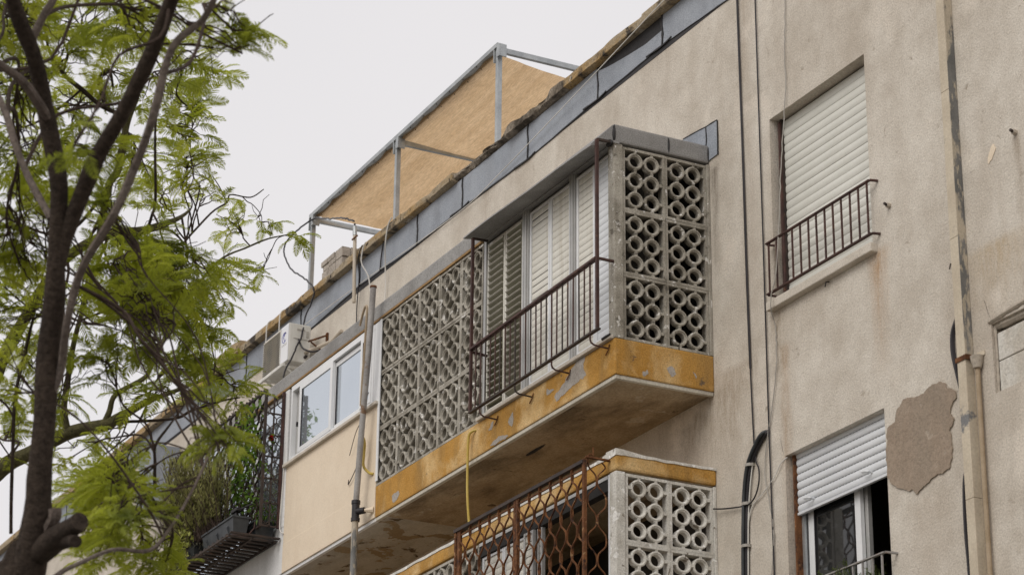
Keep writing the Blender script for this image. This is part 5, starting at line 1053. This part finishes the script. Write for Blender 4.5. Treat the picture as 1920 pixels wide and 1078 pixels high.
def frond_mesh(k):
    """one bipinnate leaf along +X, length 1; narrow pinnae in pairs, slightly drooping"""
    r = random.Random(100 + k); mb = MB(); L = 1.0; n = 19; bend = r.uniform(.08, .3); side = r.uniform(-.12, .12)
    def ax(t): return Vector((L * t - .04 * t * t, side * t * t, .10 * math.sin(t * 2.2) - bend * t * t))
    mb.tube([ax(t) for t in (0, .33, .66, 1)], [.012, .009, .006, .003], 3, False)
    for i in range(n):
        t = .14 + .86 * (i + .3 * r.random()) / n; ln = (.27 + .04 * r.random()) * (math.sin(math.pi * min(1, .18 + t * .80)) ** .7 if t > .3 else .65 + t) * (1.0 if t < .8 else 1 - (t - .8) * 2.2)
        for s_ in (-1, 1):
            if r.random() < .05: continue
            p = ax(t); a = R(62 - 22 * t + r.uniform(-7, 7)); d = Vector((math.cos(a), s_ * math.sin(a), r.uniform(-.12, .16))).normalized(); w = .027; q = Vector((0, 0, 1)).cross(d).normalized()
            m_ = p + d * ln * .5 + Vector((0, 0, .01)); e = p + d * ln + Vector((0, 0, -.05 * r.random() - .25 * ln * .4)); b0 = p + d * ln * .1; tw = Vector((0, 0, w * .35 * s_)); kk = len(mb.v)
            mb.v += [tuple(p), tuple(b0 + q * w * .38), tuple(m_ + q * w * .55 + tw), tuple(e), tuple(m_ - q * w * .55 - tw), tuple(b0 - q * w * .38)]
            mb.f += [(kk, kk + 1, kk + 5), (kk + 1, kk + 2, kk + 4, kk + 5), (kk + 2, kk + 3, kk + 4)]
    return mb
FR = [frond_mesh(k) for k in range(9)]
FRM = []
for k, mb in enumerate(FR): FRM.append(mb.mesh('leaf', 'leaf'))
def wob_path(pts, amp, n=5):
    P = spline(pts, n); out = []
    for i, (x, y, z, r) in enumerate(P):
        q = Vector((x, y, z)); d = nv(q * 2.3) * amp; out.append((q + d, r * (1 + .12 * mnoise.noise(q * 6))))
    return out
def grow(name, data, label, barks, clusters, max_leaf):
    base = Vector(data[0][1][0][:3]); t = thing(name, (base.x, base.y, G), label, 'tree'); nodes = []
    for n_, (kind, pts) in enumerate(data):
        if kind == 'trunk': pts = [(pts[0][0] - .12, pts[0][1], G - .05, pts[0][3] * 1.25), (pts[0][0] - .05, pts[0][1], (pts[0][2] + G) / 2, pts[0][3] * 1.02)] + list(pts)
        P = wob_path(pts, min(.03, pts[0][3] * .45)); MB().tube([p for p, r in P], [r for p, r in P], 14 if pts[0][3] > .04 else 8).build('trunk' if kind == 'trunk' else 'limb', barks(n_, pts[0][3]), t, smooth=True)
        if kind == 'limb': nodes += [(p, r) for p, r in P]
        elif kind == 'trunk': nodes += [(p, r) for p, r in P[-8:]]
    tw = MB(); fol = MB(); nleaf = 0; allf = []
    for (x, y, z, rx, ry, n, _t, sz) in clusters:
        c = Vector((x, y, z)); dmin = min((q[0] - c).length for q in nodes); p0, r0 = rnd.choice([q for q in nodes if (q[0] - c).length < dmin + .3]); D = (c - p0).length
        side = (c - p0).cross(Vector((0, 0, 1))); side = side.normalized() if side.length > 1e-3 else Vector((1, 0, 0))
        main = [p0] + [p0.lerp(c, k / 4) + rv(.05 * min(1.2, D)) + Vector((0, 0, .10 * D * math.sin(math.pi * k / 4))) for k in (1, 2, 3)] + [c]
        main = [Vector(q) for q in spline([tuple(q) for q in main], 4)]; rr = min(r0 * .7, .0055 + .0035 * min(D, 2)); m_ = len(main)
        tw.tube(main, [rr * (1 - .6 * i / m_) + .0012 for i in range(m_)], 5, False)
        ntw = max(2, n // 3); left = n
        for j in range(ntw):
            s0 = main[rnd.randrange(m_ // 2, m_)]
            # spread over the cluster's ellipsoid
            o = rv(1); o = o.normalized() * rnd.random() ** .45
            e = c + RIGHT * o.x * rx * 1.15 + UP * o.y * ry * 1.15 + FWD * o.z * (rx + ry) * .6
            L = (e - s0).length; P = [s0]; 
            for k in (1, 2, 3, 4, 5): P.append(s0.lerp(e, k / 5) + rv(.028 * min(1.0, L) if k < 5 else 0) + Vector((0, 0, .06 * L * math.sin(math.pi * k / 5))))
            tw.tube(P, [.0065 * (1 - .13 * k) for k in range(6)], 4, False)
            if rnd.random() < .55:
                q = P[3]; P2 = [q]; dd = (rv(1) + Vector((0, 0, .2))).normalized()
                for k in range(3): P2.append(P2[-1] + (dd + rv(.45)) * .06)
                tw.tube(P2, [.004, .0035, .003, .0022], 3, False)
            cnt = min(left, 3 if j < ntw - 1 else left); left -= cnt; out = (e - s0).normalized() if L > 1e-3 else Vector((1, 0, 0))
            for k in range(cnt):
                at_ = P[5] if k < 2 else P[rnd.choice((3, 4))]; a = rnd.uniform(0, 6.283)
                d = (Vector((math.cos(a), math.sin(a), rnd.gauss(.02, .28))) + out * .75).normalized(); ln = rnd.uniform(.19, .32) * sz
                up = (Vector((0, 0, 1)) + rv(.33)).normalized(); yv = up.cross(d).normalized(); zv = d.cross(yv)
                allf.append((Matrix(((d.x, yv.x, zv.x, 0), (d.y, yv.y, zv.y, 0), (d.z, yv.z, zv.z, 0), (0, 0, 0, 1))), ln, at_.copy(), rnd.randrange(9)))
    tw.build('twig', 'twig', t, kind='stuff')
    # those that show largest are leaves of their own; the rest is the crown
    seen = [f for f in allf if abs((f[2] - CAM).dot(RIGHT)) / (f[2] - CAM).dot(FWD) < .2067 + .01 and abs((f[2] - CAM).dot(UP)) / (f[2] - CAM).dot(FWD) < .126]
    seen.sort(key=lambda f: -(f[1] / (f[2] - CAM).length)); own = set(map(id, seen[:max_leaf]))
    crown = MB()
    for f in allf:
        M_, ln, p, k = f
        if id(f) in own:
            o = inst('leaf', FRM[k], t, p); o.rotation_euler = M_.to_euler(); o.scale = (ln, ln, ln)
        else:
            A = Matrix.Translation(p) @ M_ @ Matrix.Diagonal((ln, ln, ln, 1)); crown.add([A @ Vector(v) for v in FR[k].v], FR[k].f)
    crown.build('crown', 'leaf', t, kind='stuff'); return t
rnd.seed(11)
grow('tree', NEAR_TREE, 'dark forked tree with a sawn stump limb standing nearest the street', lambda n, r: 'bark_grey' if .012 < r < .035 else 'bark', [c for c in CLUSTERS if c[6] == 0], 290)
grow('tree', FAR_TREE, 'mossy-limbed feathery tree behind the dark forked trunk', lambda n, r: 'bark_moss' if r > .02 else 'bark', [c for c in CLUSTERS if c[6] == 1], 290)
